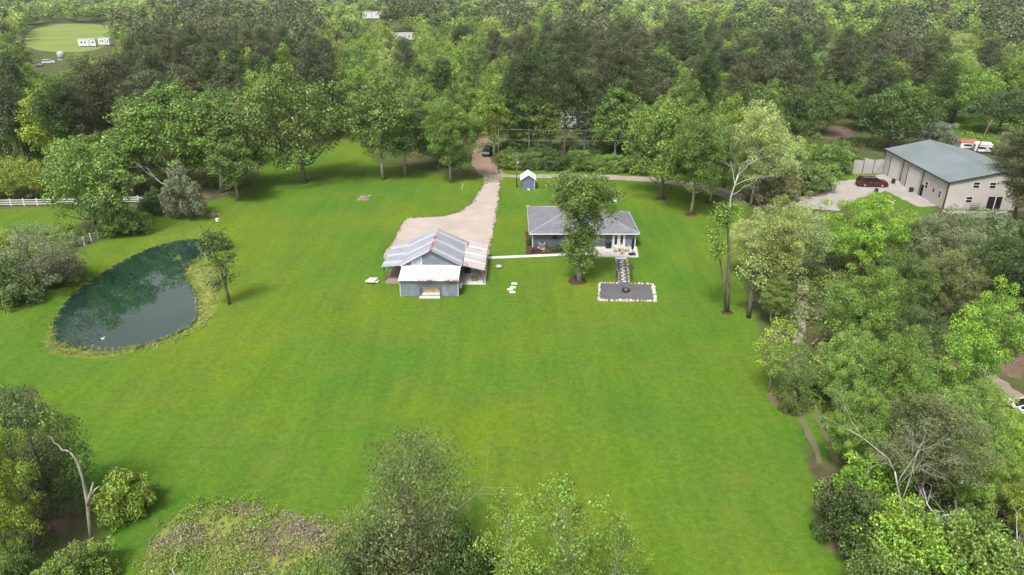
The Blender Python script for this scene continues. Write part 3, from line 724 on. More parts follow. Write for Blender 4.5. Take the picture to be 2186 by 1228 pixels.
# ------------------------------------------------------------------ the woods
KEEP = [(45, 48, 243, 112), (60, 116, 140, 148), (1004, 205, 1050, 345), (1880, 296, 2150, 452), (1815, 335, 1885, 385), (1740, 378, 1900, 440), (2025, 250, 2150, 298), (1774, 274, 1812, 296),
        (1318, 230, 1338, 246), (780, 22, 800, 36), (845, 50, 880, 76), (0, 428, 166, 480), (1600, 340, 1690, 362), (2055, 285, 2100, 330), (1600, 60, 1601, 61)]
PINE_AT = [(240, 215, 95), (60, 250, 90), (470, 95, 90), (330, 120, 60), (620, 55, 60), (880, 30, 60), (1080, 30, 40), (1190, 110, 60), (1250, 90, 60), (1330, 110, 50), (1460, 110, 60), (1560, 120, 60), (1640, 95, 60), (1720, 50, 35),
           (1930, 60, 40), (1880, 130, 70), (1970, 150, 60), (2150, 40, 60), (1420, 150, 50), (1840, 180, 60), (1100, 150, 40), (200, 130, 60), (680, 150, 30), (1500, 165, 40), (420, 60, 60), (1680, 150, 40)]
EXCL = [LAWN, PASTURE, YARD, CLEAR_E, FIELD, REDSOIL, TRACK_GRASS, P([(1880, 300), (2060, 470), (2230, 470), (2230, 330), (1990, 296)])]
FRONT = np.vstack([P([(-700, 418), (-60, 418), (340, 422), (440, 402), (480, 398), (545, 343), (600, 318), (760, 298), (830, 328), (960, 368), (1015, 340), (1022, 300), (1030, 300), (1050, 345), (1100, 356), (1350, 360), (1600, 352), (1650, 332), (1780, 318),
    (1900, 318), (2000, 300), (2060, 300), (2300, 300), (2900, 300)]), np.array([(900., 1050.), (-900., 1050.)])])
TRACK_LINE = np.array([g2(1024, 335), g2(1030, 305), g2(1042, 280), g2(1056, 255), g2(1075, 225)])
cand = []
y = 105.
while y < 960:
    sp = float(np.interp(y, [105, 180, 300, 450, 650, 960], [6.6, 7.4, 8.6, 10.5, 13.5, 16]))
    half = .78 * y + 25; xs = np.arange(-half, half, sp)
    for x in xs: cand.append((x + rs.uniform(-.42, .42) * sp, y + rs.uniform(-.45, .45) * sp, sp))
    y += sp * .92
cand = np.array(cand)
ok = inside(cand[:, 0], cand[:, 1], FRONT)
for q in EXCL: ok &= sdist(cand[:, 0], cand[:, 1], q) > 1.5
dtr = np.min([np.hypot(cand[:, 0] - a, cand[:, 1] - b) for a, b in TRACK_LINE], 0); ok &= dtr > 3.5
ta = np.array(TREES_AT)
ok &= np.min(np.hypot(cand[:, 0, None] - ta[None, :, 0], cand[:, 1, None] - ta[None, :, 1]) - ta[None, :, 2] * .75, 1) > 1.2
cand = cand[ok]; cand = cand[np.argsort(np.hypot(cand[:, 0], cand[:, 1]))]
forest = []
for x, y, sp in cand:
    pine_p = .05; h0 = 17.
    bx, by = pr((x, y, 15.))
    for (qx, qy, qr) in PINE_AT:
        if (bx - qx) ** 2 + (by - qy) ** 2 < (qr * 1.05) ** 2: pine_p = .5
    pine = rs.uniform() < pine_p
    if pine: h, w = rs.uniform(18, 24), rs.uniform(6.5, 9.5)
    else: h, w = rs.uniform(13, 20), rs.uniform(8.5, 13.5)
    w *= max(1, sp / 9.); fd = math.hypot(x, y)
    a = pr((x, y, h)); b = pr((x, y, 0)); rw = w * .5 * FPX / ((np.array([x, y, h * .6]) - _c) @ _fw)
    if a[0] < -rw - 10 or a[0] > 2186 + rw + 10 or a[1] > 1228: continue
    bad = False
    for x0, y0, x1, y1 in KEEP:
        if a[0] + rw * .9 > x0 and a[0] - rw * .9 < x1 and b[1] > y1 - 2 and a[1] < y1 - 3:
            bad = True; break
    if bad:                         # a lower tree may still stand here without hiding what lies behind
        h, w, pine = rs.uniform(6, 8), rs.uniform(6.5, 8.5), False; a = pr((x, y, h)); bad = False
        for x0, y0, x1, y1 in KEEP:
            if a[0] + rw * .9 > x0 and a[0] - rw * .9 < x1 and b[1] > y1 - 2 and a[1] < y1 - 3: bad = True; break
        if bad: continue
    sl_, cells = cover_cells(x, y, h, w); n = cells.sum()
    if n == 0 or (cells & ~COV[sl_]).sum() < (.06 if fd < 420 else .1) * n + .5: continue
    cover(x, y, h, w * .7, .6)
    forest.append((x, y, h, w, pine, fd, a))
MASSED = []; nb = npn = 0
for x, y, h, w, pine, fd, a in forest:
    if pine: cc = ['pine', 'pine', 'pinebrown', 'deep'][rs.randint(4)]
    else: cc = ['mid', 'mid', 'fresh', 'bright', 'dark', 'mid', 'fresh', 'fresh', 'bright', 'pale'][rs.randint(10)]
    if (nb >= 290 and not pine) or (npn >= 150 and pine) or fd > 400:
        MASSED.append((x, y, h, w, pine, fd, cc)); continue
    side = 'left of the dirt track' if a[0] < 1030 else ('behind the small blue shed and its road' if a[0] < 1560 else 'behind the metal building and its yard')
    kind = 'pine' if pine else ('oak' if w > 9.8 else 'tall')
    put_tree(kind, x, y, h, w, cc, ('dark olive pine in the dense woods ' if pine else 'green broadleaf tree in the dense woods ') + side, group=('pines' if pine else 'broadleaf trees') + ' in the woods ' + side)
    if pine: npn += 1
    else: nb += 1
print('FOREST', len(forest), 'individual', nb, npn, 'massed', len(MASSED))
# the far wood that reads as one mass
def low_crown(seed, n, leaf, pine):
    r = np.random.RandomState(seed)
    v, at, c = make_crown(seed, 1., .62 if not pine else .4, .25 if not pine else .45, dome if not pine else pinetop, 16, .11, leaf, n, flat=.8, fill=.1, up=.6, wild=.5)
    return v, at
LOW = {(p, l): [low_crown(300 + k + 10 * p, n, s, p) for k in range(4)] for p in (0, 1) for l, n, s in ((0, 850, .045), (1, 480, .06), (2, 300, .078))}
fv, fa, fc = [], [], []
for x, y, h, w, pine, fd, cc in MASSED:
    v, at = LOW[(int(pine), 0 if fd < 420 else (1 if fd < 600 else 2))][rs.randint(4)]
    a = rs.uniform(0, 6.28); s = w / (.4 if pine else .62); ca, sa = math.cos(a) * s, math.sin(a) * s
    q = np.stack([v[:, 0] * ca - v[:, 1] * sa + x, v[:, 0] * sa + v[:, 1] * ca + y, v[:, 2] * h], 1)
    b = np.array(GREEN[cc]) * rs.uniform(1.1, 1.45); fv.append(q); fa.append(at * np.array([.6, .4, 1, 1]) + np.array([.2, .25, 0, 0])); fc.append(np.tile((b[0], b[1], b[2], 1), (len(v), 1)))  # leaf colour brightened and evened, distance haze put into it
if fv:
    fv = np.vstack(fv); me = np_mesh('far_woods', fv, np.arange(len(fv)).reshape(-1, 4), 'foliage_massed', [('tint', np.vstack(fa)), ('leafcol', np.vstack(fc))])
    tag(link('far_woods', me), 'hazy far-off woods filling the top of the picture', 'woods', kind='stuff')
# undergrowth on the wood floor
def massed_leaves(name, pts, rad, hgt, per, leaf, cols, label, cat, asp=.6, up=.6, seed=1, patchy=0.):
    r = np.random.RandomState(seed); n = len(pts) * per; k = np.repeat(np.arange(len(pts)), per)
    d = unit(r.normal(size=(n, 3)) + np.array([0, 0, .5])); d[:, 2] = np.abs(d[:, 2])
    pa = np.array(pts, float); lump = wob(pa[:, 0], pa[:, 1], 1.1, seed + 40)
    sc = (r.uniform(.6, 1.3, len(pts)) * (1 + 1.3 * patchy * lump).clip(.25, 2.2))[k]; base = pa[k]
    pos = np.stack([base[:, 0] + d[:, 0] * rad * sc, base[:, 1] + d[:, 1] * rad * sc, np.array([ground_z(*p) for p in pts])[k] + d[:, 2] * hgt * sc * r.uniform(.5, 1, n)], 1)
    v = leaf_quads(r, pos, unit(d * .5 + np.array([0, 0, up]) + r.normal(size=(n, 3)) * .6), np.full(n, leaf), asp)
    ix = r.randint(len(cols), size=len(pts))
    if patchy: ix = np.clip(((wob(pa[:, 0], pa[:, 1], .7, seed + 60) * 1.1 + .5 + r.normal(size=len(pts)) * .16) * len(cols)).astype(int), 0, len(cols) - 1)
    ci = np.array([cols[i] for i in ix])[k]
    at = tint_attr(r.uniform(size=n), r.uniform(size=n))
    me = np_mesh(name, v, np.arange(len(v)).reshape(-1, 4), 'foliage_massed', [('tint', at), ('leafcol', np.repeat(np.c_[ci, np.ones(n)], 4, 0))])
    return tag(link(name, me), label, cat, kind='stuff')
def scatter_in(poly, n, r):
    lo, hi = poly.min(0), poly.max(0); out = []
    while len(out) < n:
        p = r.uniform(lo, hi, size=(n, 2)); out += [tuple(q) for q in p[inside(p[:, 0], p[:, 1], poly)]]
    return out[:n]
r_ = np.random.RandomState(12)
pts = []
for i in range(len(FRONT) - 4):
    a, b = FRONT[i], FRONT[i + 1]; L = np.linalg.norm(b - a)
    if L > 300: continue
    for _ in range(int(L * 1.1)):
        q = a + (b - a) * r_.uniform() + np.array([r_.normal() * 1.5, r_.uniform(0, 16)])
        pts.append(tuple(q))
EAST = P([(1640, 660), (1760, 470), (1900, 470), (2190, 540), (2230, 760), (2060, 780), (2120, 860), (2230, 930), (2230, 1300), (1900, 1300), (1830, 1180), (1770, 1060), (1760, 960), (1720, 860)])
pts += scatter_in(EAST, 420, r_) + scatter_in(P([(-60, 500), (150, 500), (170, 600), (120, 650), (-60, 660)]), 60, r_) + scatter_in(P([(-60, 850), (60, 850), (150, 980), (150, 1060), (60, 1180), (-60, 1200)]), 40, r_)
pts = [p for p in pts if not inside(np.array([p[0]]), np.array([p[1]]), LAWN)[0] and np.min(np.hypot(TRACK_LINE[:, 0] - p[0], TRACK_LINE[:, 1] - p[1])) > 3]
massed_leaves('undergrowth', pts, 1.3, 1.3, 110, .32, [GREEN[c] for c in ('mid', 'dark', 'fresh', 'olive', 'mid', 'bright')], 'mixed green undergrowth on the floor of the woods', 'undergrowth', seed=5)
wp_ = [(a + r_.normal() * .5, b + r_.normal() * .5) for a, b in scatter_in(WEEDS, 1000, r_)]
massed_leaves('weed_patch', wp_, .42, .6, 46, .15, [(.24, .2, .15), (.2, .22, .08), (.19, .24, .06), (.2, .25, .06), (.17, .24, .045), (.23, .28, .055), (.15, .25, .04), (.12, .2, .035)], 'tangle of olive and brownish weeds at the bottom of the lawn', 'weeds', asp=.4, seed=6, patchy=1.)
massed_leaves('dead_stalks', [(a + r_.normal() * .3, b + r_.normal() * .3) for a, b in scatter_in(P([(470, 1082), (520, 1078), (620, 1105), (735, 1135), (735, 1200), (690, 1200), (640, 1125), (500, 1098)]), 70, r_)], .45, .6, 36, .3, [(.3, .22, .2), (.34, .27, .22), (.28, .22, .16)], 'pinkish dead stalks along the top of the weed patch', 'weeds', asp=.1, up=.0, seed=16)
br = [(p + (POND.mean(0) - p) / np.linalg.norm(POND.mean(0) - p) * r_.uniform(-.7, .2)) for p in POND[r_.randint(len(POND), size=520)]]
br += scatter_in(RANK[0], 300, r_) + scatter_in(RANK[1], 200, r_)
br = [p for p in br if sdist(np.array([p[0]]), np.array([p[1]]), POND)[0] > -.3]
massed_leaves('bank_weeds', br, .4, .42, 20, .26, [(.2, .28, .045), (.26, .3, .07), (.3, .3, .12), (.17, .25, .04), (.26, .27, .11)], 'pale green weeds and rushes ringing the pond', 'weeds', asp=.16, up=.1, seed=8)

tf = []
for poly in (DRIVE,):
    for i in range(len(poly)):
        a, b = poly[i], poly[(i + 1) % len(poly)]
        for _ in range(int(np.linalg.norm(b - a) * 4)): tf.append(tuple(a + (b - a) * r_.uniform() + r_.normal(size=2) * .22))
tf = [p for p in tf if not (-18.2 < p[0] < -3.2 and 81 < p[1] < 97.4)]
tf += [tuple(p) for p in scatter_in(P([(1032, 368), (1068, 366), (1069, 390), (1034, 394)]), 90, r_)]
massed_leaves('edge_grass', tf, .16, .16, 14, .17, [(.1, .17, .02), (.13, .2, .025), (.17, .19, .05)], 'ragged grass tufts creeping over the edges of the gravel driveway', 'grass', asp=.25, up=.1, seed=18)

# dead trees
def dead_tree(name, base, tip, rad, label, seed, mat='deadwood', depth=4, spread=.6, nb_=3, group=None):
    r = np.random.RandomState(seed); base, tip = np.array(base, float), np.array(tip, float)
    o = thing(name, tuple(base), label, 'dead tree', group); tr, bn = MB(), MB()
    L = np.linalg.norm(tip - base)
    def grow(s, d, ln, q, lev):
        n = 4; pts = [s]; dd = d
        for i in range(n):
            dd = dd + r.normal(size=3) * .13; dd /= np.linalg.norm(dd); pts.append(pts[-1] + dd * ln / n)
        (tr if lev == 0 else bn).tube(pts, [q * (1 - .6 * i / n) for i in range(n + 1)], 6 if lev == 0 else 4, True)
        if lev < depth:
            for j in range(nb_ + (lev == 0)):
                i = min(n, 1 + int(r.uniform(.35, 1.0) * n)); a = r.normal(size=3); a -= dd * (a @ dd); a /= np.linalg.norm(a)
                e = dd * (1 - spread * .5) + a * spread * r.uniform(.7, 1.3) + np.array([0, 0, .15]); e /= np.linalg.norm(e)
                grow(pts[i], e, ln * r.uniform(.42, .66), q * .45 * (1 - .3 * i / n), lev + 1)
    grow(base - np.array([0, 0, .1]), (tip - base) / L, L * .72, rad, 0)
    tr.build('trunk', mat, o, True)
    if bn.v: bn.build('branches', mat, o, True)
    return o
def D(bx, by, tx, ty, rad, label, seed, **kw):
    b = gp(bx, by); t = atY(tx, ty, b[1] + kw.pop('dy', 0)); b[2] = ground_z(b[0], b[1])
    return dead_tree(kw.pop('name', 'dead_tree'), b, t, rad, label, seed, **kw)
D(1552, 462, 1556, 335, .2, 'bare white-branched tree by the gravel road right of the house', 1, depth=4, spread=.75, nb_=4)
D(1600, 420, 1640, 300, .14, 'bare grey branches beside the pale tree at the end of the road', 2, depth=3, spread=.9)
D(1932, 1150, 1882, 935, .12, 'tall bare white tree leaning left in the lower right thicket', 3, depth=4, spread=.55, nb_=4)
D(1962, 1190, 2020, 1075, .2, 'thick grey dead tree leaning right in the lower right thicket', 4, depth=4, spread=.7, nb_=3)
D(2105, 1215, 2115, 1095, .08, 'thin bare white tree among the yellowish trees at lower right', 24, depth=3, spread=.7, nb_=4)
D(2155, 1225, 2176, 1095, .11, 'forked bare white tree in the lower right corner', 5, depth=4, spread=.7, nb_=3)
D(2066, 1185, 2060, 1105, .09, 'small bare white tree between the two larger dead trees', 6, depth=2, spread=.7)
D(858, 1260, 850, 1095, .08, 'thin bare white stem in front of the bottom cedar', 7, depth=2, spread=.5, nb_=4)
D(925, 1250, 960, 1000, .12, 'bare forked limbs showing through the bottom cedar', 8, depth=3, spread=.6, mat='bark_pale')
D(378, 1290, 382, 1165, .07, 'single bare stick rising from the weed patch', 9, depth=1, spread=.4, nb_=1)
D(372, 410, 378, 285, .1, 'slender bare white snag above the rounded grey-green shrub', 10, depth=2, spread=.35, nb_=2)
D(385, 445, 318, 345, .12, 'bare white branches sticking out left of the rounded grey-green shrub', 11, depth=2, spread=.5)
D(455, 560, 425, 520, .05, 'bare white twigs leaning over the far corner of the pond', 12, depth=2, spread=.4, nb_=2)
D(1250, 470, 1225, 345, .07, 'bare white twigs rising behind the tree in front of the house', 13, depth=2, spread=.4, nb_=2)
D(75, 1165, 20, 1020, .16, 'pale forked limbs inside the lower left tree', 14, depth=2, spread=.6, mat='bark_pale')
D(1690, 330, 1740, 262, .1, 'bare grey branches left of the red soil clearing', 15, depth=3, spread=.9)
D(60, 600, 85, 490, .12, 'bare grey branches inside the scrubby tree left of the pond', 16, depth=3, spread=.9, mat='bark_pale')
# the broken dead trunk, lower left
b = gp(197, 1168); o = thing('broken_tree', tuple(b), 'broken dead trunk with a crooked pale limb at the lower left', 'dead tree')
Yb = b[1]
def q(x, y, dy=0): return atY(x, y, Yb + dy)
MB().tube([b - np.array([0, 0, .15]), q(190, 1110), q(186, 1065), q(176, 1020), q(165, 985), q(158, 975), q(150, 966)], [.17, .12, .14, .085, .09, .06, .07], 8).build('trunk', 'bark_pale', o, True)
MB().tube([q(150, 966), q(141, 961), q(133, 962), q(124, 950), q(115, 945), q(110, 934), q(103, 931)], [.07, .055, .065, .045, .05, .03, .015], 6).build('limb', 'bark_pale', o, True)
MB().tube([q(187, 1078), q(193, 1055), q(199, 1030)], [.15, .12, .05], 6).build('limb', 'bark_pale', o, True)
MB().tube([q(193, 1060), q(203, 1045), q(212, 1038)], [.06, .05, .02], 5).build('limb', 'deadwood', o, True)
# two-stemmed and single bare trunks at the right of the lawn
def bare_stem(name, foot, pts, rads, label, tuft, col):
    b = gp(*foot); o = thing(name, tuple(b), label, 'tree')
    for pp, rr in zip(pts, rads): MB().tube([b - np.array([0, 0, .1])] + [atY(x, y, b[1]) for x, y in pp], rr, 7).build('trunk', 'bark', o, True)
    r = np.random.RandomState(len(label)); n = 2200; cs = np.array([atY(x, y, b[1]) + r.normal(size=3) * .3 for x, y in tuft]); k = r.randint(len(cs), size=n)
    pos = cs[k] + r.normal(size=(n, 3)) * .5 - b
    v = leaf_quads(r, pos, unit(r.normal(size=(n, 3)) + np.array([0, 0, .7])), np.full(n, .26), .6)
    c = link('crown', np_mesh('crown', v, np.arange(len(v)).reshape(-1, 4), 'foliage', [('tint', tint_attr(r.uniform(size=n), r.uniform(size=n)))]), o); c.color = (*GREEN[col], 1)
bare_stem('twin_stemmed_tree', (1552, 667), [[(1554, 620), (1557, 550), (1554, 490), (1548, 450)], [(1544, 610), (1538, 560), (1534, 530), (1532, 490)]], [[.3, .24, .2, .16, .08], [.2, .13, .11, .08, .04]],
          'twin-stemmed tree with bare dark trunks in a mulch ring at the right of the lawn', [(1535, 470), (1530, 500), (1536, 520), (1550, 440), (1545, 460), (1560, 445), (1530, 540), (1540, 485)], 'fresh')
bare_stem('scraggly_tree', (490, 650), [[(484, 620), (475, 590), (466, 560), (450, 525)], [(484, 620), (480, 575), (484, 540)]], [[.2, .17, .14, .1, .05], [.16, .1, .07, .04]],
          'small scraggly tree with a leaning trunk on the right bank of the pond', [(470, 580), (460, 560), (480, 600), (455, 540), (440, 520), (470, 520), (484, 545), (476, 560), (492, 590), (468, 605), (450, 505), (478, 500)], 'dark')
bare_stem('leaning_trunk', (1598, 678), [[(1602, 645), (1606, 612), (1612, 560)]], [[.32, .24, .2, .12]], 'leaning dark trunk beside the twin-stemmed tree', [(1608, 590), (1618, 570), (1600, 580), (1622, 600), (1612, 560)], 'pale')

# ------------------------------------------------------------------ barn
def roof_sheets(parent, name, a, b, c, d, n, mats, ribs=6, h=.035):
    """a-b eave, d-c ridge: n sheet-metal panels side by side, each a part of its own"""
    a, b, c, d = [np.array(p, float) for p in (a, b, c, d)]; nrm = np.cross(b - a, d - a); nrm /= np.linalg.norm(nrm)
    for i in range(n):
        t0, t1 = i / n, (i + 1) / n - .004; lift = nrm * (.012 * (i % 2) + rs.uniform(0, .008))
        sag = rs.uniform(-.03, .05)
        e0, e1 = a + (b - a) * t0, a + (b - a) * t1; r0, r1 = d + (c - d) * t0, d + (c - d) * t1
        e0 = e0 + (e0 - r0) / np.linalg.norm(e0 - r0) * sag; e1 = e1 + (e1 - r1) / np.linalg.norm(e1 - r1) * sag
        MB().ribbed([e0 + lift, e1 + lift, r1 + lift, r0 + lift], ribs, h).build(name, mats[i % len(mats)], parent)
bn = thing('barn', (-10.8, 88, 0), 'grey barn with a silver metal roof and open lean-tos beside the driveway', 'barn')
BX0, BX1, BF, BB = -14.45, -7.15, 86.1, 95.2          # main hall walls
ZE, ZR, XR = 2.98, 5.18, -10.8
w = MB(); lapped(w, (BX0, BF, 0), (1, 0, 0), (0, -1, 0), 0, BX1 - BX0, 2.0, 2.8, .2)
z = 2.8
while z < 5.0:                                         # gable boards
    f = lambda zz: (ZR - .12 - zz) / (ZR - ZE) * (XR - BX0 + .3)
    f0, f1 = min(f(z), 3.65), min(f(z + .2), 3.65)
    if f1 <= .05: break
    w.add([(XR - f0, BF - .02, z), (XR + f0, BF - .02, z), (XR + f1, BF, z + .2), (XR - f1, BF, z + .2), (XR - f0, BF, z), (XR + f0, BF, z)], [(0, 1, 2, 3), (0, 4, 5, 1), (0, 3, 4), (1, 5, 2)]); z += .2
w.build('gable_wall', 'barn_grey', bn)
MB().box(BX0, BX0 + .12, BF, BB, 0, 2.9).box(BX1 - .12, BX1, BF, BB, 0, 2.9).box(BX0 + .12, BX1 - .12, BB - .12, BB, 0, 2.9).add([(BX0 + .12, BF + .02, 2.0), (BX1 - .12, BF + .02, 2.0), (BX1 - .12, BF + .02, 3.0), (XR, BF + .02, ZR - .12), (BX0 + .12, BF + .02, 3.0)], [(0, 1, 2, 3, 4)]).build('wall', 'barn_grey', bn)
MB().slab([(-13.35, BF - .03, 2.8), (-12.2, BF - .03, 2.8), (-12.2, BF - .03, 4.22), (-13.35, BF - .03, 3.62)], .03).build('gable_panel', 'barn_pale', bn)
for x, zt in ((-13.42, 3.6), (-12.2, 4.25)): MB().box(x, x + .14, BF - .055, BF - .025, 2.75, zt).build('trim_board', 'white_paint', bn)
MB().box(-14.3, -13.45, BF - .045, BF - .022, 2.8, 3.1).build('louvre', 'old_wood', bn)
yf, yb = 85.75, 95.8
roof_sheets(bn, 'roof_panel', (-14.95, yb, ZE - .08), (-14.95, yf, ZE - .08), (XR - .03, yf, ZR), (XR - .03, yb - 1.0, ZR), 11, ['galvanised', 'galvanised', 'white_metal', 'galvanised'])
roof_sheets(bn, 'roof_panel', (-6.7, yf, ZE - .08), (-6.7, yb, ZE - .08), (XR + .03, yb - 1.0, ZR), (XR + .03, yf, ZR), 11, ['galvanised', 'white_metal', 'galvanised', 'galvanised'])
for i in range(8):
    t0 = yf + (yb - 1.0 - yf) * i / 8; t1 = yf + (yb - 1.0 - yf) * (i + 1) / 8 - .05
    MB().slab([(XR - .18, t0, ZR + .0), (XR, t0, ZR + .09), (XR, t1, ZR + .09), (XR - .18, t1, ZR + .0)], .02).slab([(XR, t0, ZR + .09), (XR + .18, t0, ZR), (XR + .18, t1, ZR), (XR, t1, ZR + .09)], .02).build('ridge_cap', 'rust' if i in (0, 1, 2, 4) else 'white_metal', bn)
for s in (-1, 1):                                      # verge boards of the gable
    MB().slab([(XR, yf - .02, ZR - .14), (XR + s * 4.12, yf - .02, ZE - .22), (XR + s * 4.12, yf - .02, ZE - .1), (XR, yf - .02, ZR - .02)][::s], .04).build('verge_board', 'barn_dark', bn)
# left lean-to (open)
roof_sheets(bn, 'lean_to_roof_panel', (-17.55, 96.2, 2.05), (-17.9, 87.6, 2.05), (-14.85, 86.3, ZE - .18), (-14.85, 95.8, ZE - .18), 9, ['galvanised', 'white_metal', 'galvanised'])
for x, y in ((-17.6, 88.0), (-17.5, 91.8), (-17.4, 95.8)): MB().box(x - .08, x + .08, y - .08, y + .08, 0, 2.05).build('post', 'old_wood', bn)
MB().tube([(-17.6, 88.0, 1.1), (-16.7, 88.0, 2.2)], .05, 5).build('brace', 'barn_pale', bn)
MB().tube([(-17.75, 87.8, 1.98), (-17.45, 96.0, 1.98)], .07, 4).build('beam', 'old_wood', bn)
# right lean-to (rusted sheets)
roof_sheets(bn, 'side_roof_panel', (-3.72, 86.5, 2.0), (-3.56, 96.6, 2.0), (-6.62, 96.4, 2.86), (-6.62, 86.2, 2.86), 15, ['rusty_white', 'white_metal', 'rusty_white', 'white_sheet'], 4, .05)
MB().slab([(-6.5, 86.3, 2.87), (-5.95, 86.3, 2.71), (-5.95, 87.4, 2.71), (-6.5, 87.4, 2.87)], .02).build('rust_flashing', 'rust', bn)
MB().slab([(-6.6, 93.2, 2.93), (-6.3, 93.2, 2.85), (-6.3, 95.4, 2.85), (-6.6, 95.4, 2.93)], .02).build('rust_flashing', 'rust', bn)
for y in (86.7, 90.0, 93.2, 96.3): MB().box(-3.95, -3.8, y - .08, y + .08, .0, 2.0).build('post', 'old_wood', bn)
MB().box(-3.9, -3.82, 91.2, 96.2, .4, 1.9).build('side_board', 'barn_pale', bn)
MB().tube([(-3.86, 86.6, 1.92), (-3.7, 96.4, 1.92)], .07, 4).build('beam', 'old_wood', bn)
MB().box(-7.1, -3.6, 86.3, 97.0, .0, .07).build('floor_slab', 'concrete', bn)
MB().box(-17.4, -14.5, 86.6, 96, .0, .05).build('floor_slab', 'dirt_drive', bn)
# front room with the white sheet roof
FX0, FX1, FY = -14.62, -7.0, 82.5
wl = MB(); lapped(wl, (FX0, FY, 0), (1, 0, 0), (0, -1, 0), 0, 2.75, .12, 2.22, .3, .05); lapped(wl, (FX0, FY, 0), (1, 0, 0), (0, -1, 0), 5.35, FX1 - FX0, .12, 2.22, .3, .05)
lapped(wl, (FX0, FY, 0), (1, 0, 0), (0, -1, 0), 2.75, 5.35, 1.3, 2.22, .23, .05)
wl.build('front_siding', 'barn_grey', bn)
MB().box(FX0, FX0 + 2.75, FY, FY + .1, 0, 2.3).box(FX0 + 5.35, FX1, FY, FY + .1, 0, 2.3).box(FX0 + 2.75, FX0 + 5.35, FY, FY + .1, 1.3, 2.3).build('front_wall', 'barn_grey', bn)
for x in (FX0, FX1 - .1):
    MB().hexa([(x, FY + .1, 0), (x + .1, FY + .1, 0), (x + .1, BF - .05, 0), (x, BF - .05, 0)], [(x, FY + .1, 2.3), (x + .1, FY + .1, 2.3), (x + .1, BF - .05, 2.9), (x, BF - .05, 2.9)]).build('side_wall', 'barn_pale' if x > -10 else 'barn_grey', bn)
for x in (FX0 - .05, FX1 - .12): MB().box(x, x + .15, FY - .06, FY - .024, 0, 2.25).build('corner_board', 'barn_pale', bn)
roof_sheets(bn, 'front_roof_panel', (-14.8, 82.1, 2.36), (-6.9, 82.1, 2.34), (-6.8, 86.05, 3.0), (-14.75, 86.05, 3.0), 9, ['white_sheet'], 5, .02)
for x0, x1 in ((-12.15, -9.75), (-8.75, -7.0)):
    n = int((x1 - x0) / .3)
    for i in range(n):
        xa, xb = x0 + (x1 - x0) * i / n, x0 + (x1 - x0) * (i + 1) / n - .02; dy = rs.uniform(.36, .5)
        MB().slab([(xa, 82.04, 2.375), (xb, 82.04, 2.375), (xb, 82.04 + dy, 2.375 + dy * .16), (xa, 82.04 + dy, 2.375 + dy * .16)], .012).build('rusted_edge_sheet', 'rust', bn)
MB().box(-12.4, -9.0, FY - .075, FY - .024, 1.42, 1.5).box(-12.4, -9.0, FY - .075, FY - .024, 1.66, 1.72).build('door_rail', 'barn_dark', bn)
for xa in (-12.15, -9.45): MB().box(xa, xa + .25, FY - .07, FY - .022, .1, 1.35).build('door_post', 'barn_dark', bn)
MB().box(-11.9, -9.45, FY + .5, FY + .55, .1, 1.35).build('feed_board', 'yellow_sign', bn)
MB().box(-11.85, -9.5, FY + .05, FY + .45, .1, .35).build('trough', 'white_sheet', bn)
MB().box(-12.1, -9.4, 81.75, 82.4, 0, .12).build('door_step', 'concrete', bn)
o = thing('red_ladder', (-5.0, 89.5, .07), 'red metal ladder leaning inside the right lean-to of the barn', 'ladder')
MB().tube([(-5.6, 89.8, 1.3), (-4.2, 89.0, .12)], .05, 5).tube([(-5.4, 90.1, 1.3), (-4.0, 89.3, .12)], .05, 5).build('rail', 'red_paint', o)
for i in range(6):
    t = (i + .5) / 6; MB().tube([(-5.6 + 1.4 * t, 89.8 - .8 * t, 1.3 - 1.18 * t), (-5.4 + 1.4 * t, 90.1 - .8 * t, 1.3 - 1.18 * t)], .03, 4).build('rung', 'red_paint', o)
def crate(name, x, y, sx, sy, sz, m1, m2, label, cat, z=0.):
    o = thing(name, (x, y, z), label, cat)
    MB().box(x - sx / 2, x + sx / 2, y - sy / 2, y + sy / 2, z, z + sz * .85).build('body', m1, o)
    MB().box(x - sx / 2 - .03, x + sx / 2 + .03, y - sy / 2 - .03, y + sy / 2 + .03, z + sz * .85, z + sz).build('lid', m2, o)
crate('storage_box', -6.3, 90.5, .9, .8, .9, 'dark_metal', 'black_plastic', 'dark box under the right lean-to of the barn', 'box', .07)
crate('storage_bin', -5.2, 87.6, .8, .6, .45, 'old_wood', 'old_wood', 'low brown bin at the front of the right lean-to', 'box', .07)
crate('feed_bin', -15.2, 88.6, .7, .7, 1.2, 'navy_cloth', 'black_plastic', 'dark blue bin under the left lean-to of the barn', 'bin', .05)
crate('meter_box', -6.8, 84.0, .3, .3, .5, 'white_paint', 'white_paint', 'small white box on a stake beside the barn corner', 'box', .6)
MB_ = MB().tube([(-6.8, 84.0, 0), (-6.8, 84.0, .62)], .05, 5)
tag(MB_.build('stake', 'old_wood'), 'short wooden stake under the white box at the barn corner', 'stake')
o = thing('stone_slab_pile', (-19.2, 87.0, 0), 'pale stone slabs piled beside the left lean-to of the barn', 'stones')
for i in range(4):
    x, y, z = -19.2 + rs.uniform(-.5, .5), 87 + rs.uniform(-.3, .3), .14 * i
    MB().hexa([(x - .7, y - .3, z), (x + .6, y - .4, z), (x + .7, y + .35, z), (x - .6, y + .4, z)], [(x - .66, y - .28, z + .13), (x + .55, y - .36, z + .12), (x + .66, y + .3, z + .13), (x - .55, y + .36, z + .14)]).build('slab', 'stone_white', o)

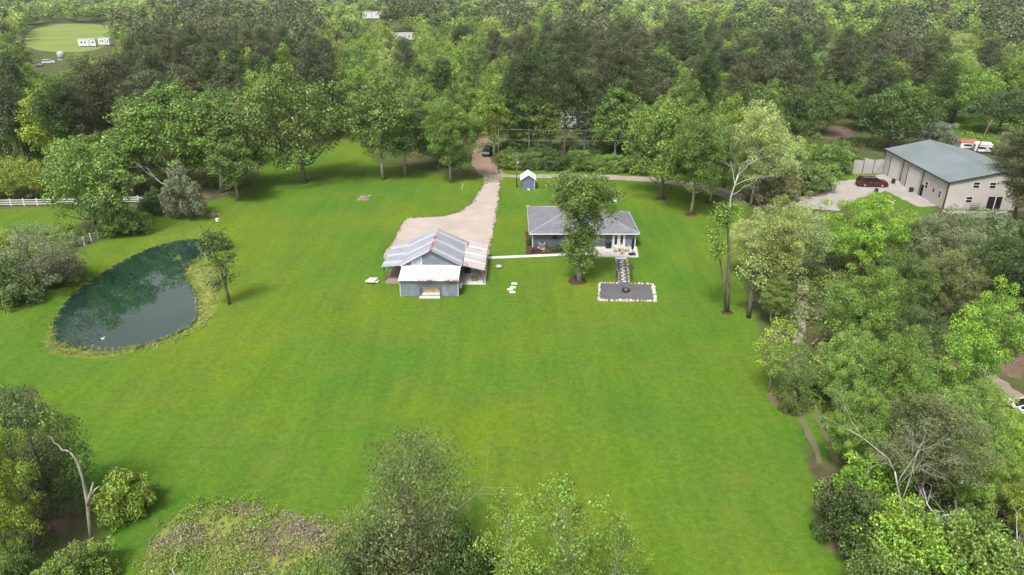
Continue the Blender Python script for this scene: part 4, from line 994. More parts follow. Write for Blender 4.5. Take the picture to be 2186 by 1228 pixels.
# ------------------------------------------------------------------ house
hs = thing('house', (11, 101, 0), 'low grey-blue house with a grey hipped shingle roof and white trim', 'house')
x0, x1, y0 = 2.6, 19.6, 100.15; D1, D2 = 11.2, 14.0; xw = x0 + D1; ze, slope = 2.45, .30
rise = slope * D1 / 2
A, Bc, Cc, Dc, Ec, Fc = (x0, y0, ze), (x1, y0, ze), (x1, y0 + D1, ze), (xw, y0 + D1, ze), (xw, y0 + D2, ze), (x0, y0 + D2, ze)
r1, r2, r3 = (x0 + D1 / 2, y0 + D1 / 2, ze + rise), (x1 - D1 / 2, y0 + D1 / 2, ze + rise), (x0 + D1 / 2, y0 + D2 - D1 / 2, ze + rise)
rf = MB().add([A, Bc, Cc, Dc, Ec, Fc, r1, r2, r3], [(0, 1, 7, 6), (1, 2, 7), (2, 3, 6, 7), (3, 4, 8, 6), (4, 5, 8), (5, 0, 6, 8)])
roof = rf.build('roof', 'shingles', hs)
def ridge(a, b, name):
    a, b = np.array(a), np.array(b); d = (b - a) / np.linalg.norm(b - a); s = np.cross(d, (0, 0, 1)); s /= np.linalg.norm(s); u = np.array([0, 0, .035])
    MB().add([a - s * .13 - u * .3, a + u, a + s * .13 - u * .3, b - s * .13 - u * .3, b + u, b + s * .13 - u * .3], [(0, 1, 4, 3), (1, 2, 5, 4)]).build(name, 'ridge_shingle', roof)
for a, b in ((A, r1), (Bc, r2), (Cc, r2), (r1, r2), (r1, r3), (Ec, r3), (Fc, r3)): ridge(a, b, 'ridge_cap')
fx = [(A, Bc), (Bc, Cc), (Cc, Dc), (Dc, Ec), (Ec, Fc), (Fc, A)]
for a, b in fx:
    a, b = np.array(a), np.array(b); d = (b - a) / np.linalg.norm(b - a); n_ = np.array([d[1], -d[0], 0])
    MB().add([a + n_ * .02 - [0, 0, .17], b + n_ * .02 - [0, 0, .17], b + n_ * .02 + [0, 0, .015], a + n_ * .02 + [0, 0, .015], a - n_ * .03 - [0, 0, .17], b - n_ * .03 - [0, 0, .17], b - n_ * .03 - [0, 0, .0], a - n_ * .03 - [0, 0, .0]],
             [(0, 1, 2, 3), (5, 4, 7, 6), (0, 4, 5, 1), (3, 2, 6, 7)]).build('fascia', 'white_paint', hs)
MB().add([(p[0], p[1], ze - .12) for p in (A, Bc, Cc, Dc, Ec, Fc)], [(5, 4, 3, 2, 1, 0)]).build('soffit', 'white_paint', hs)
wx0, wx1, wy = 3.15, 19.1, 100.75
MB().box(wx0, wx1, wy, y0 + D1 - .5, 0, 2.32).box(wx0, xw - .5, y0 + D1 - .5, y0 + D2 - .5, 0, 2.32).build('wall', 'house_blue', hs)
s_ = MB(); lapped(s_, (wx0, wy - .002, 0), (1, 0, 0), (0, -1, 0), 0, 12.35, .12, 2.3, .19, .018); lapped(s_, (wx0, wy - .002, 0), (1, 0, 0), (0, -1, 0), 14.35, wx1 - wx0, .12, 2.3, .19, .018); s_.build('siding', 'house_blue', hs)
s_ = MB(); lapped(s_, (wx1 + .002, wy, 0), (0, 1, 0), (1, 0, 0), 0, D1 - 1.1, .12, 2.3, .19, .018); s_.build('siding', 'house_blue', hs)
for x in (wx0 - .03, wx1 - .1): MB().box(x, x + .13, wy - .05, wy - .02, 0, 2.32).build('corner_board', 'white_paint', hs)
MB().box(17.62, 18.95, wy - .03, wy - .021, .15, 2.28).build('light_panel', 'house_blue_light', hs)
dr = MB().box(15.5, 15.62, wy - .06, wy - .004, .12, 2.3).box(17.4, 17.52, wy - .06, wy - .004, .12, 2.3).box(15.62, 17.4, wy - .06, wy - .004, 2.18, 2.3).build('door_frame', 'white_paint', hs)
for xa in (15.64, 16.53):
    lf = MB().box(xa, xa + .22, wy - .05, wy - .003, .13, 2.16).box(xa + .64, xa + .86, wy - .05, wy - .003, .13, 2.16).box(xa + .22, xa + .64, wy - .05, wy - .003, .13, .42).box(xa + .22, xa + .64, wy - .05, wy - .003, 1.98, 2.16).build('french_door', 'white_paint', hs)
    MB().box(xa + .22, xa + .64, wy - .03, wy - .004, .42, 1.98).build('pane', 'glass', lf)
for xa, wd_, za, zb in ((6.2, .7, 1.4, 2.0), (8.3, 1.5, .95, 2.05), (11.6, 1.5, .95, 2.05)):
    wf = MB().box(xa - .08, xa, wy - .05, wy - .005, za - .08, zb + .08).box(xa + wd_, xa + wd_ + .08, wy - .05, wy - .005, za - .08, zb + .08).box(xa, xa + wd_, wy - .05, wy - .005, za - .08, za).box(xa, xa + wd_, wy - .05, wy - .005, zb, zb + .08).build('window', 'white_paint' if wd_ > 1 else 'house_blue', hs)
    MB().box(xa, xa + wd_, wy - .03, wy - .006, za, zb).build('pane', 'glass', wf)
for i, (x, y) in enumerate(((4.6, 106.5), (12.6, 108.6), (17.8, 107.0))):
    MB().tube([(x, y, ze + .5), (x, y, ze + 1.35 + .25 * (i == 1))], .07, 6).build('roof_vent', 'grey_metal', hs)
# patio, step, gravel walk, fire pit
pt = tag(MB().hexa([(12.4, 96.55, 0), (18.95, 96.35, 0), (19.35, 100.7, 0), (12.3, 100.7, 0)], [(12.4, 96.55, .13), (18.95, 96.35, .13), (19.35, 100.7, .13), (12.3, 100.7, .13)]).build('patio', 'concrete'), kind='structure')
tag(MB().box(15.4, 17.05, 95.6, 96.3, 0, .08).build('patio_step', 'concrete_path'), kind='structure')
ribbon('concrete_path', [(-3.6, 96.2), (1, 96.7), (5, 97.2), (8.5, 97.6), (12.4, 97.9)], [.95, .95, .95, .95, .95], 'concrete_path', .045, .0)
gw = sheet('gravel_walk', np.array([(15.5, 95.6), (16.95, 95.6), (15.95, 86.7), (14.7, 86.7)]), 'gravel_dark', .03, .02, .6)
for i in range(13):
    t = (i + .5) / 13; x, y = 16.25 - .9 * t + .1 * (-1) ** i, 95.3 - 8.3 * t
    MB().hexa([(x - .23, y - .2, .03), (x + .23, y - .17, .03), (x + .22, y + .2, .03), (x - .22, y + .18, .03)], [(x - .22, y - .19, .07), (x + .22, y - .16, .07), (x + .2, y + .19, .07), (x - .2, y + .17, .07)]).build('stepping_stone', 'paver', gw)
pad = sheet('gravel_pad', np.array([(12.05, 86.85), (19.15, 86.4), (18.6, 80.95), (11.2, 81.1)]), 'gravel_dark', .034, .03, .6)
rock = []
for k in range(4):
    r = np.random.RandomState(50 + k); v = []; 
    for zz, sc in ((0, 1), (.5, 1.05), (.9, .7)):
        for a in range(7): v.append((math.cos(a * .898) * sc * .5 * r.uniform(.8, 1.2), math.sin(a * .898) * sc * .5 * r.uniform(.8, 1.2), zz * r.uniform(.85, 1.1)))
    f = [(i * 7 + a, i * 7 + (a + 1) % 7, i * 7 + 7 + (a + 1) % 7, i * 7 + 7 + a) for i in range(2) for a in range(7)] + [tuple(range(14, 21)), tuple(range(6, -1, -1))]
    rock.append((raw_mesh('stone', v, f, ['stone_white']), raw_mesh('stone', v, f, ['stone_tan'])))
def stones(parent, a, b, step, size):
    a, b = np.array(a), np.array(b); n = int(np.linalg.norm(b - a) / step)
    for i in range(n):
        p = a + (b - a) * (i + rs.uniform(.3, .7)) / n + rs.normal(size=2) * .04; o = bpy.data.objects.new('stone', rock[rs.randint(4)][int(rs.uniform() < .3)]); COL.objects.link(o)
        o.parent = parent; s = size * rs.uniform(.65, 1.25); o.location = (p[0], p[1], .0); o.scale = (s, s * rs.uniform(.8, 1.2), s * .6); o.rotation_euler = (0, 0, rs.uniform(0, 6.28))
c4 = [(12.05, 86.85), (19.15, 86.4), (18.6, 80.95), (11.2, 81.1)]
stones(pad, c4[0], (14.55, 86.75), .4, .3); stones(pad, (16.1, 86.65), c4[1], .45, .3); stones(pad, c4[1], c4[2], .42, .45); stones(pad, c4[2], c4[3], .42, .4); stones(pad, c4[3], c4[0], .42, .35)
stones(gw, (14.62, 86.9), (15.42, 95.3), .55, .24); stones(gw, (16.05, 86.9), (17.0, 95.3), .55, .24)
o = thing('fire_pit', (15.15, 84.1, .03), 'round black fire ring in the middle of the gravel pad', 'fire pit')
MB().lathe((15.15, 84.1, .03), [(.52, 0), (.56, .34), (.5, .34), (.46, .05), (.01, .05)], 20).build('ring', 'dark_metal', o, True)
MB().tube([(14.85, 84.0, .16), (15.45, 84.25, .2)], .07, 6).tube([(15.0, 84.35, .2), (15.3, 83.85, .22)], .06, 6).build('log', 'old_wood', o)
o = thing('garden_arbour', (15.4, 87.8, 0), 'dark metal arbour spanning the gravel walk', 'arbour')
for x in (14.45, 16.45):
    for y in (87.2, 88.5): MB().tube([(x, y, 0), (x + (.06 if x < 15 else -.06), y, 2.1)], .05, 6).build('post', 'dark_metal', o)
    MB().tube([(x, 87.0, 2.1), (x, 88.7, 2.1)], .045, 5).build('rail', 'dark_metal', o)
    for z in (.7, 1.3): MB().tube([(x + .02, 87.2, z), (x + .02, 88.5, z)], .03, 4).build('rung', 'dark_metal', o)
for y in (87.0, 87.5, 88.0, 88.6): MB().tube([(14.2, y, 2.15), (16.7, y, 2.15)], .04, 5).build('cross_bar', 'dark_metal', o)
o = thing('patio_umbrella', (18.1, 97.3, .13), 'closed navy umbrella on a square black base at the patio corner', 'umbrella')
MB().box(17.6, 18.6, 96.85, 97.75, .13, .27).build('base', 'black_plastic', o)
MB().tube([(18.1, 97.3, .27), (18.1, 97.3, 2.95)], .04, 8).build('pole', 'dark_metal', o)
MB().lathe((18.1, 97.3, 0), [(.06, .95), (.17, 1.0), (.22, 1.4), (.16, 1.9), (.2, 2.2), (.12, 2.7), (.03, 2.92)], 9).build('canopy', 'navy_cloth', o)
MB().lathe((18.1, 97.3, 0), [(.195, 1.8), (.2, 1.85), (.195, 1.9)], 9).build('tie_strap', 'black_plastic', o)
o = thing('patio_table', (16.6, 98.5, .13), 'round pale patio table outside the french doors', 'table')
MB().lathe((16.6, 98.5, .13), [(.55, .7), (.58, .72), (.55, .75)], 18).build('table_top', 'pale_wood', o)
MB().lathe((16.6, 98.5, .13), [(.3, 0), (.28, .04), (.06, .08), (.05, .7)], 10).build('pedestal', 'pale_wood', o)
def chair(x, y, a, label):
    o = thing('patio_chair', (x, y, .13), label, 'chair', 'chairs round the patio table'); o.rotation_euler = (0, 0, a)
    def bx(n, *b): raw = MB().box(*b); me = raw_mesh(n, raw.v, raw.f, ['pale_wood']); link(n, me, o)
    bx('seat', -.25, .25, -.25, .25, .42, .47)
    for sx in (-.23, .18):
        for sy in (-.23, .18): bx('leg', sx, sx + .05, sy, sy + .05, 0, .42)
    for k in range(4): bx('back_slat', -.22 + k * .13, -.16 + k * .13, .23, .27, .5, .92)
    bx('back_rail', -.25, .25, .22, .28, .92, .98); bx('arm_rest', -.3, -.24, -.2, .25, .64, .68); bx('arm_rest', .24, .3, -.2, .25, .64, .68)
chair(15.7, 98.4, 1.57, 'pale patio chair at the left of the round table'); chair(17.5, 98.55, -1.57, 'pale patio chair at the right of the round table, nearest the umbrella')
chair(16.55, 99.4, 0, 'pale patio chair behind the round table, by the french doors'); chair(16.6, 97.55, 3.14, 'pale patio chair in front of the round table')
o = thing('grill', (14.9, 100.1, .13), 'black covered grill against the wall left of the french doors', 'grill')
MB().box(14.45, 15.25, 99.8, 100.35, .13, .95).build('cabinet', 'black_plastic', o)
MB().lathe((14.85, 100.08, .95), [(.42, 0), (.43, .1), (.32, .28), (.1, .36)], 12).build('lid', 'black_plastic', o, True)
o = thing('air_conditioner', (4.6, 100.1, 0), 'grey air conditioning unit against the left end of the house front', 'air conditioner')
MB().box(4.15, 5.1, 99.7, 100.5, .1, 1.0).build('casing', 'grey_metal', o); MB().lathe((4.62, 100.1, 1.0), [(.36, 0), (.36, .03), (.1, .05)], 14).build('fan_grille', 'dark_metal', o)
MB().box(4.0, 5.2, 99.6, 100.6, 0, .1).build('base', 'concrete', o)
for k in range(5): MB().box(4.13, 5.12, 99.68, 99.7, .2 + k * .15, .24 + k * .15).build('louvre', 'dark_metal', o)
tag(sheet('mulch_bed', np.array([(2.2, 97.6), (9.0, 98.3), (9.4, 100.7), (3.1, 100.72), (3.0, 108), (2.2, 108)]), 'mulch', .03, .05, .6), kind='structure')
for i, (x, y, h, w, c, lb) in enumerate(((3.3, 98.4, .8, 1.0, (.1, .06, .04), 'low reddish shrub at the left end of the mulch bed'), (5.2, 98.5, .7, .9, 'olive', 'low shrub in front of the air conditioner'), (6.9, 99.2, 1.2, 1.3, 'dark', 'dark green shrub in the mulch bed by the house wall'), (8.0, 99.4, 1.1, 1.2, 'deep', 'dark shrub in the mulch bed nearest the big tree'), (2.7, 101.5, 1.2, .9, 'dark', 'upright shrub at the left corner of the house'), (4.1, 98.7, .6, .7, (.11, .05, .04), 'small reddish shrub second from the left in the mulch bed'))):
    put_tree('bush', x, y, h, w, c, lb, cat='shrub', name='garden_shrub')
crate('flower_pot', 5.0, 98.9, .45, .45, .45, 'stone_white', 'stone_tan', 'pale pot in the mulch bed before the air conditioner', 'pot')

# mulch rings and small things on the lawn
def disc(name, x, y, rad, h, mat, label, cat):
    v = [(x, y, h)]; n = 18
    for a in range(n): t = a * 2 * math.pi / n; q_ = rad * .6 * rs.uniform(.85, 1.15); v.append((x + q_ * math.cos(t), y + q_ * math.sin(t), h * .8))
    for a in range(n): t = a * 2 * math.pi / n; q_ = rad * rs.uniform(.85, 1.15); v.append((x + q_ * math.cos(t), y + q_ * math.sin(t), .0))
    f = [(0, 1 + a, 1 + (a + 1) % n) for a in range(n)] + [(1 + a, 1 + n + a, 1 + n + (a + 1) % n, 1 + (a + 1) % n) for a in range(n)]
    return tag(link(name, raw_mesh(name, v, f, [mat], True)), label, cat)
for bx, by, rad, lb in ((1233, 600, 1.35, 'ring of dark mulch round the foot of the tree in front of the house'), (1474, 458, 1.2, 'red mulch ring under the tall bare-trunked tree right of the house'), (1412, 425, 1.1, 'mulch ring under the big spreading tree behind the house'),
        (1515, 432, 1.2, 'mulch ring under the slim dark-trunked tree by the road'), (1545, 436, 1.3, 'mulch ring beside the road left of the bare white tree'), (1552, 667, .7, 'small red mulch ring under the twin-stemmed tree')):
    p = gp(bx, by); disc('mulch_ring', p[0], p[1], rad, .13, 'mulch', lb, 'mulch')
p = gp(453, 458); disc('ash_patch', p[0], p[1], 1.3, .1, 'gravel_pink', 'patch of pinkish ash on the lawn right of the rounded shrub', 'ash heap')
for i, (x, y) in enumerate(((1098, 606), (1095, 614), (1089, 618), (1094, 624))):
    p = gp(x, y); w_, d_ = .42, .33
    tag(MB().hexa([(p[0] - w_, p[1] - d_, 0), (p[0] + w_, p[1] - d_ + .05, 0), (p[0] + w_ - .04, p[1] + d_, 0), (p[0] - w_, p[1] + d_, 0)], [(p[0] - w_ + .02, p[1] - d_ + .02, .06), (p[0] + w_ - .02, p[1] - d_ + .06, .06), (p[0] + w_ - .06, p[1] + d_ - .02, .06), (p[0] - w_ + .02, p[1] + d_ - .02, .06)]).build('stone_paver', 'paver'),
        ['pale paver lying on the lawn right of the barn, farthest of the four', 'pale paver on the lawn, second farthest of the four right of the barn', 'pale paver, third of the four right of the barn, set to the left', 'pale paver on the lawn, nearest of the four right of the barn'][i], 'paver', 'pavers on the lawn beside the barn')
p = gp(1065, 571)
o = thing('well_cover', (p[0], p[1], 0), 'low grey stone cover on the lawn below the concrete path', 'cover')
MB().lathe((p[0], p[1], 0), [(.5, 0), (.48, .25), (.3, .32)], 9).build('cap', 'fence_grey', o)
MB().lathe((p[0], p[1], 0), [(.6, 0), (.6, .08), (.52, .1)], 11).build('collar', 'dark_metal', o)
def brush_pile(px, py, rad, label, seed, mats=('brush', 'stone_white')):
    p = gp(px, py); r = np.random.RandomState(seed); o = thing('brush_pile', (p[0], p[1], 0), label, 'brush pile')
    for m_, n_ in zip(mats, (60, 18)):
        mb = MB()
        for _ in range(n_):
            a = r.uniform(0, 6.28); q_ = rad * math.sqrt(r.uniform()) * .8; z = (1 - q_ / rad) * rad * .4 * r.uniform(); L = rad * r.uniform(.3, .7); t = r.uniform(0, 6.28)
            c = np.array([p[0] + q_ * math.cos(a), p[1] + q_ * math.sin(a), z + .06]); d = np.array([math.cos(t), math.sin(t), r.uniform(-.15, .3)]) * L / 2
            mb.tube([c - d, c + d], r.uniform(.025, .07), 5)
        mb.build('sticks', m_, o)['kind'] = 'stuff'
    mb = MB().lathe((p[0], p[1], 0), [(rad * .9, 0), (rad * .75, rad * .15), (rad * .3, rad * .32), (.02, rad * .36)], 14); mb.build('core', mats[0], o)
brush_pile(778, 424, 1.5, 'heap of brown and pale sticks on the far lawn left of the driveway', 3)
brush_pile(1437, 402, .7, 'small dark heap of sticks by the gravel road behind the house', 4, ('dark_metal', 'stone_white'))
p = gp(986, 404); o = thing('marker_post', (p[0], p[1], 0), 'short orange-brown post on the grass left of the driveway', 'post')
MB().tube([(p[0], p[1], 0), (p[0] + .25, p[1], 1.0)], .12, 7).build('post', 'stone_tan', o); MB().lathe((p[0] + .25, p[1], 1.0), [(.14, 0), (.1, .1), (.02, .14)], 7).build('cap', 'stone_tan', o)
p = gp(1309, 434); o = thing('white_bench', (p[0], p[1], 0), 'small white bench on the lawn behind the house', 'bench')
MB().box(p[0] - .6, p[0] + .6, p[1] - .2, p[1] + .2, .4, .46).build('seat', 'white_paint', o); MB().box(p[0] - .6, p[0] + .6, p[1] + .2, p[1] + .25, .5, .9).build('backrest', 'white_paint', o)
for sx in (-.55, .47): MB().box(p[0] + sx, p[0] + sx + .08, p[1] - .18, p[1] + .18, 0, .4).build('leg', 'white_paint', o)
p = gp(1128, 457); o = thing('white_pipe', (p[0], p[1], 0), 'thin white pipe standing at the left corner of the house roof', 'pipe')
MB().tube([(p[0] + .1, p[1], 0), (p[0] + .1, p[1], 1.6), (p[0] - .5, p[1] - .1, 1.5)], .05, 6).build('pipe', 'white_paint', o); MB().lathe((p[0] + .1, p[1], 0), [(.15, 0), (.12, .1)], 8).build('foot', 'concrete', o)

# ------------------------------------------------------------------ small shed, pole, wires
sh = thing('garden_shed', (3.2, 134, 0), 'small blue-grey shed with a white gable roof beside the road', 'shed')
sx0, sx1, sy0, sy1 = 1.95, 4.5, 133.0, 137.0; ez, rz = 2.15, 2.95; sm = (sx0 + sx1) / 2
MB().add([(sx0, sy0, 0), (sx1, sy0, 0), (sx1, sy0, ez), (sm, sy0, rz - .08), (sx0, sy0, ez), (sx0, sy1, 0), (sx1, sy1, 0), (sx1, sy1, ez), (sm, sy1, rz - .08), (sx0, sy1, ez)],
         [(0, 1, 2, 3, 4), (9, 8, 7, 6, 5), (1, 6, 7, 2), (5, 0, 4, 9)]).build('wall', 'shed_blue', sh)
for s, nm in ((-1, 0), (1, 0)):
    xe = sm + s * 1.55
    for k in range(4):
        ya, yb_ = sy0 - .3 + k * 1.15, sy0 - .3 + (k + 1) * 1.15 - .015; qd = [(xe, ya, ez - .2), (xe, yb_, ez - .2), (sm, yb_, rz), (sm, ya, rz)]
        MB().ribbed(qd if s > 0 else [qd[1], qd[0], qd[3], qd[2]], 4, .02).build('roof_panel', 'white_paint', sh)
for x in (sx0 - .02, sx1 - .08): MB().box(x, x + .1, sy0 - .03, sy0 - .005, 0, ez - .05).build('corner_board', 'white_paint' if x > 3 else 'shed_blue', sh)
MB().box(sx1 + .002, sx1 + .04, sy0 + .3, sy0 + 1.2, .05, 1.9).build('door', 'white_paint', sh)
MB().box(sm - .2, sm + .25, sy0 - .5, sy0 - .1, .0, .25).build('step', 'concrete_path', sh)
def pole(name, x, y, h, label, arms=True, rad=.13):
    o = thing(name, (x, y, 0), label, 'utility pole'); MB().tube([(x, y, -.1), (x, y, h)], [rad, rad * .75], 8).build('pole', 'old_wood', o, True)
    if arms:
        MB().box(x - .9, x + .9, y - .06, y + .06, h - .7, h - .56).build('cross_arm', 'old_wood', o)
        for s in (-.8, 0, .8): MB().lathe((x + s, y, h - .56), [(.05, 0), (.07, .08), (.03, .16)], 6).build('insulator', 'white_paint', o)
    return o
o = pole('utility_pole', .95, 134.6, 7.1, 'dark wooden utility pole standing just left of the small blue shed')
MB().lathe((1.2, 134.5, 4.9), [(.05, 0), (.16, .08), (.12, .25), (.03, .3)], 8).build('lamp', 'white_paint', o)
Yw = 146.
wa, wb_, wc = atY(1064, 298, Yw), atY(1410, 298, Yw), atY(1064, 276, Yw)
pole('utility_pole', wa[0], Yw, wc[2] + .2, 'utility pole half hidden in the leaves right of the dirt track', False, .09); pole('utility_pole', wb_[0], Yw, wc[2] + .2, 'utility pole hidden in the big spreading tree', False, .09)
for zz, lb in ((wa[2], 'lower power line strung before the pines'), (wc[2], 'upper power line strung before the pines')):
    tag(MB().tube([(wa[0] + (wb_[0] - wa[0]) * t, Yw, zz - 1.0 * t * (1 - t)) for t in np.linspace(0, 1, 14)], .014, 4).build('power_line', 'grey_metal'), lb, 'cable')

# ------------------------------------------------------------------ metal building
N = gp(2012, 447); u = np.array([.065, .998, 0]); v = np.array([.998, -.065, 0]); L_, W_, E_, RZ_ = 26.2, 17.0, 5.12, 7.1
mb_ = thing('metal_building', tuple(N), 'large tan metal workshop with a green-grey roof at the right', 'building')
def loc(a, b, z): q_ = N + u * a + v * b; return (q_[0], q_[1], z)
MB().add([loc(0, 0, 0), loc(0, W_, 0), loc(0, W_, E_), loc(0, W_ / 2, RZ_ - .05), loc(0, 0, E_), loc(L_, 0, 0), loc(L_, W_, 0), loc(L_, W_, E_), loc(L_, W_ / 2, RZ_ - .05), loc(L_, 0, E_)],
         [(0, 1, 2, 3, 4), (9, 8, 7, 6, 5), (1, 6, 7, 2), (5, 0, 4, 9)]).build('wall', 'tan_metal', mb_)
for k in range(20):                                   # wall sheets of the gable end and of the long side, standing proud by turns
    b0, b1 = k * W_ / 20, (k + 1) * W_ / 20 - .03; zt = lambda b: E_ + (RZ_ - E_) * (1 - abs(b - W_ / 2) / (W_ / 2)) - .12
    MB().obox(N, v, u, b0 + .02, b1, -.02 - .006 * (k % 2), -.003, .05, min(zt(b0), zt(b1))).build('wall_panel', 'tan_metal', mb_)
for k in range(26):
    a0, a1 = .15 + k * (L_ - .3) / 26, .15 + (k + 1) * (L_ - .3) / 26 - .03
    MB().obox(N, u, v, a0, a1, -.02 - .006 * (k % 2), -.003, .05, E_ - .1).build('wall_panel', 'tan_metal', mb_)
nr = 14
for s in (0, 1):
    for k in range(nr):
        a0, a1 = -.35 + k * (L_ + .7) / nr, -.35 + (k + 1) * (L_ + .7) / nr - .01
        if s == 0: qd = [loc(a1, -.3, E_ - .03), loc(a0, -.3, E_ - .03), loc(a0, W_ / 2, RZ_ + .04), loc(a1, W_ / 2, RZ_ + .04)]
        else: qd = [loc(a0, W_ + .3, E_ - .03), loc(a1, W_ + .3, E_ - .03), loc(a1, W_ / 2, RZ_ + .04), loc(a0, W_ / 2, RZ_ + .04)]
        MB().ribbed(qd, 6, .025).build('roof_panel', 'green_roof', mb_)
MB().add([loc(-.4, W_ / 2 - .25, RZ_ + .03), loc(-.4, W_ / 2, RZ_ + .11), loc(-.4, W_ / 2 + .25, RZ_ + .03), loc(L_ + .4, W_ / 2 - .25, RZ_ + .03), loc(L_ + .4, W_ / 2, RZ_ + .11), loc(L_ + .4, W_ / 2 + .25, RZ_ + .03)], [(0, 1, 4, 3), (1, 2, 5, 4)]).build('ridge_cap', 'green_roof', mb_)
MB().obox(N, u, v, -.38, L_ + .38, -.42, -.31, E_ - .22, E_ - .02).build('gutter', 'green_trim', mb_)
for b0, b1 in ((-.3, W_ / 2), (W_ / 2, W_ + .3)):
    z0, z1 = (E_ - .06, RZ_ + .0) if b0 < 5 else (RZ_, E_ - .06)
    q0, q1 = np.array(loc(-.38, b0, z0)), np.array(loc(-.38, b1, z1))
    MB().slab([q0 - [0, 0, .2], q1 - [0, 0, .2], q1, q0], .06).build('rake_trim', 'green_trim', mb_)
MB().obox(N, u, v, -.06, .16, -.07, .12, 0, E_ - .15).build('corner_trim', 'green_trim', mb_)
MB().obox(N, u, v, L_ - .15, L_ + .05, -.06, .1, 0, E_ - .15).build('corner_trim', 'green_trim', mb_)
for a in (9.0, 17.4): MB().obox(N, u, v, a, a + .16, -.16, -.03, 0, E_ - .2).build('downpipe', 'green_trim', mb_)
for a0, a1 in ((10.3, 15.0), (18.9, 22.9)):
    MB().obox(N, u, v, a0 - .18, a0, -.08, -.028, 0, 4.3).obox(N, u, v, a1, a1 + .3, -.08, -.028, 0, 4.3).obox(N, u, v, a0, a1, -.08, -.028, 4.1, 4.3).build('door_jamb', 'green_trim' if a0 > 99 else 'tan_metal', mb_)
    MB().obox(N, u, v, a1 + .02, a1 + .26, -.09, -.081, 0, 4.3).build('reveal_shade', 'dark_inside', mb_)  # flat near-black strip, shade of the door recess put into its colour
    dd = MB().obox(N, u, v, a0, a1, -.045, -.028, 0, 4.1).build('garage_door', 'door_white', mb_)
    for k in range(6): MB().obox(N, u, v, a0 + .04, a1 - .04, -.065, -.046, .06 + k * .67, .06 + k * .67 + .63).build('door_panel', 'door_white', dd)
MB().obox(N, u, v, 8.0, 8.85, -.06, -.03, 0, 2.2).build('side_door', 'dark_inside', mb_)
def bwin(o_, d_, e_, a0, a1, z0, z1):
    f = MB().obox(o_, d_, e_, a0 - .1, a1 + .1, -.07, -.028, z0 - .1, z1 + .1).build('window', 'white_paint', mb_); zm = (z0 + z1) / 2
    MB().obox(o_, d_, e_, a0, a1, -.08, -.071, z0, zm - .05).build('pane', 'glass', f); MB().obox(o_, d_, e_, a0, a1, -.08, -.071, zm + .05, z1).build('pane', 'glass', f)
for a, z in ((6.7, 2.0), (1.6, 1.7)): bwin(N, u, v, a, a + .8, z, z + 1.1)
MB().obox(N, u, v, 4.2, 4.6, -.07, -.028, 2.0, 2.6).build('vent', 'dark_inside', mb_)
for b, z in ((4.2, 4.1), (7.0, 4.1), (3.6, 1.4)): bwin(N, v, u, b, b + 1.0, z, z + 1.0)
MB().obox(N, v, u, 7.4, 8.6, -.06, -.03, 0, 2.5).build('sliding_door', 'dark_inside', mb_); MB().obox(N, v, u, 8.6, 8.75, -.09, -.03, 0, 2.6).build('door_frame', 'white_paint', mb_)  # near-black slab: inner shade of the open doorway put into its colour
MB().obox(N, v, u, 8.8, 9.8, -.06, -.03, 0, 2.5).build('sliding_door', 'glass', mb_)
for k in range(4): MB().obox(N, v, u, 4.4, 6.2, -.5 - .01 * k, -.4, .3 + k * .3, .36 + k * .3).build('rack_rail', 'old_wood', mb_)

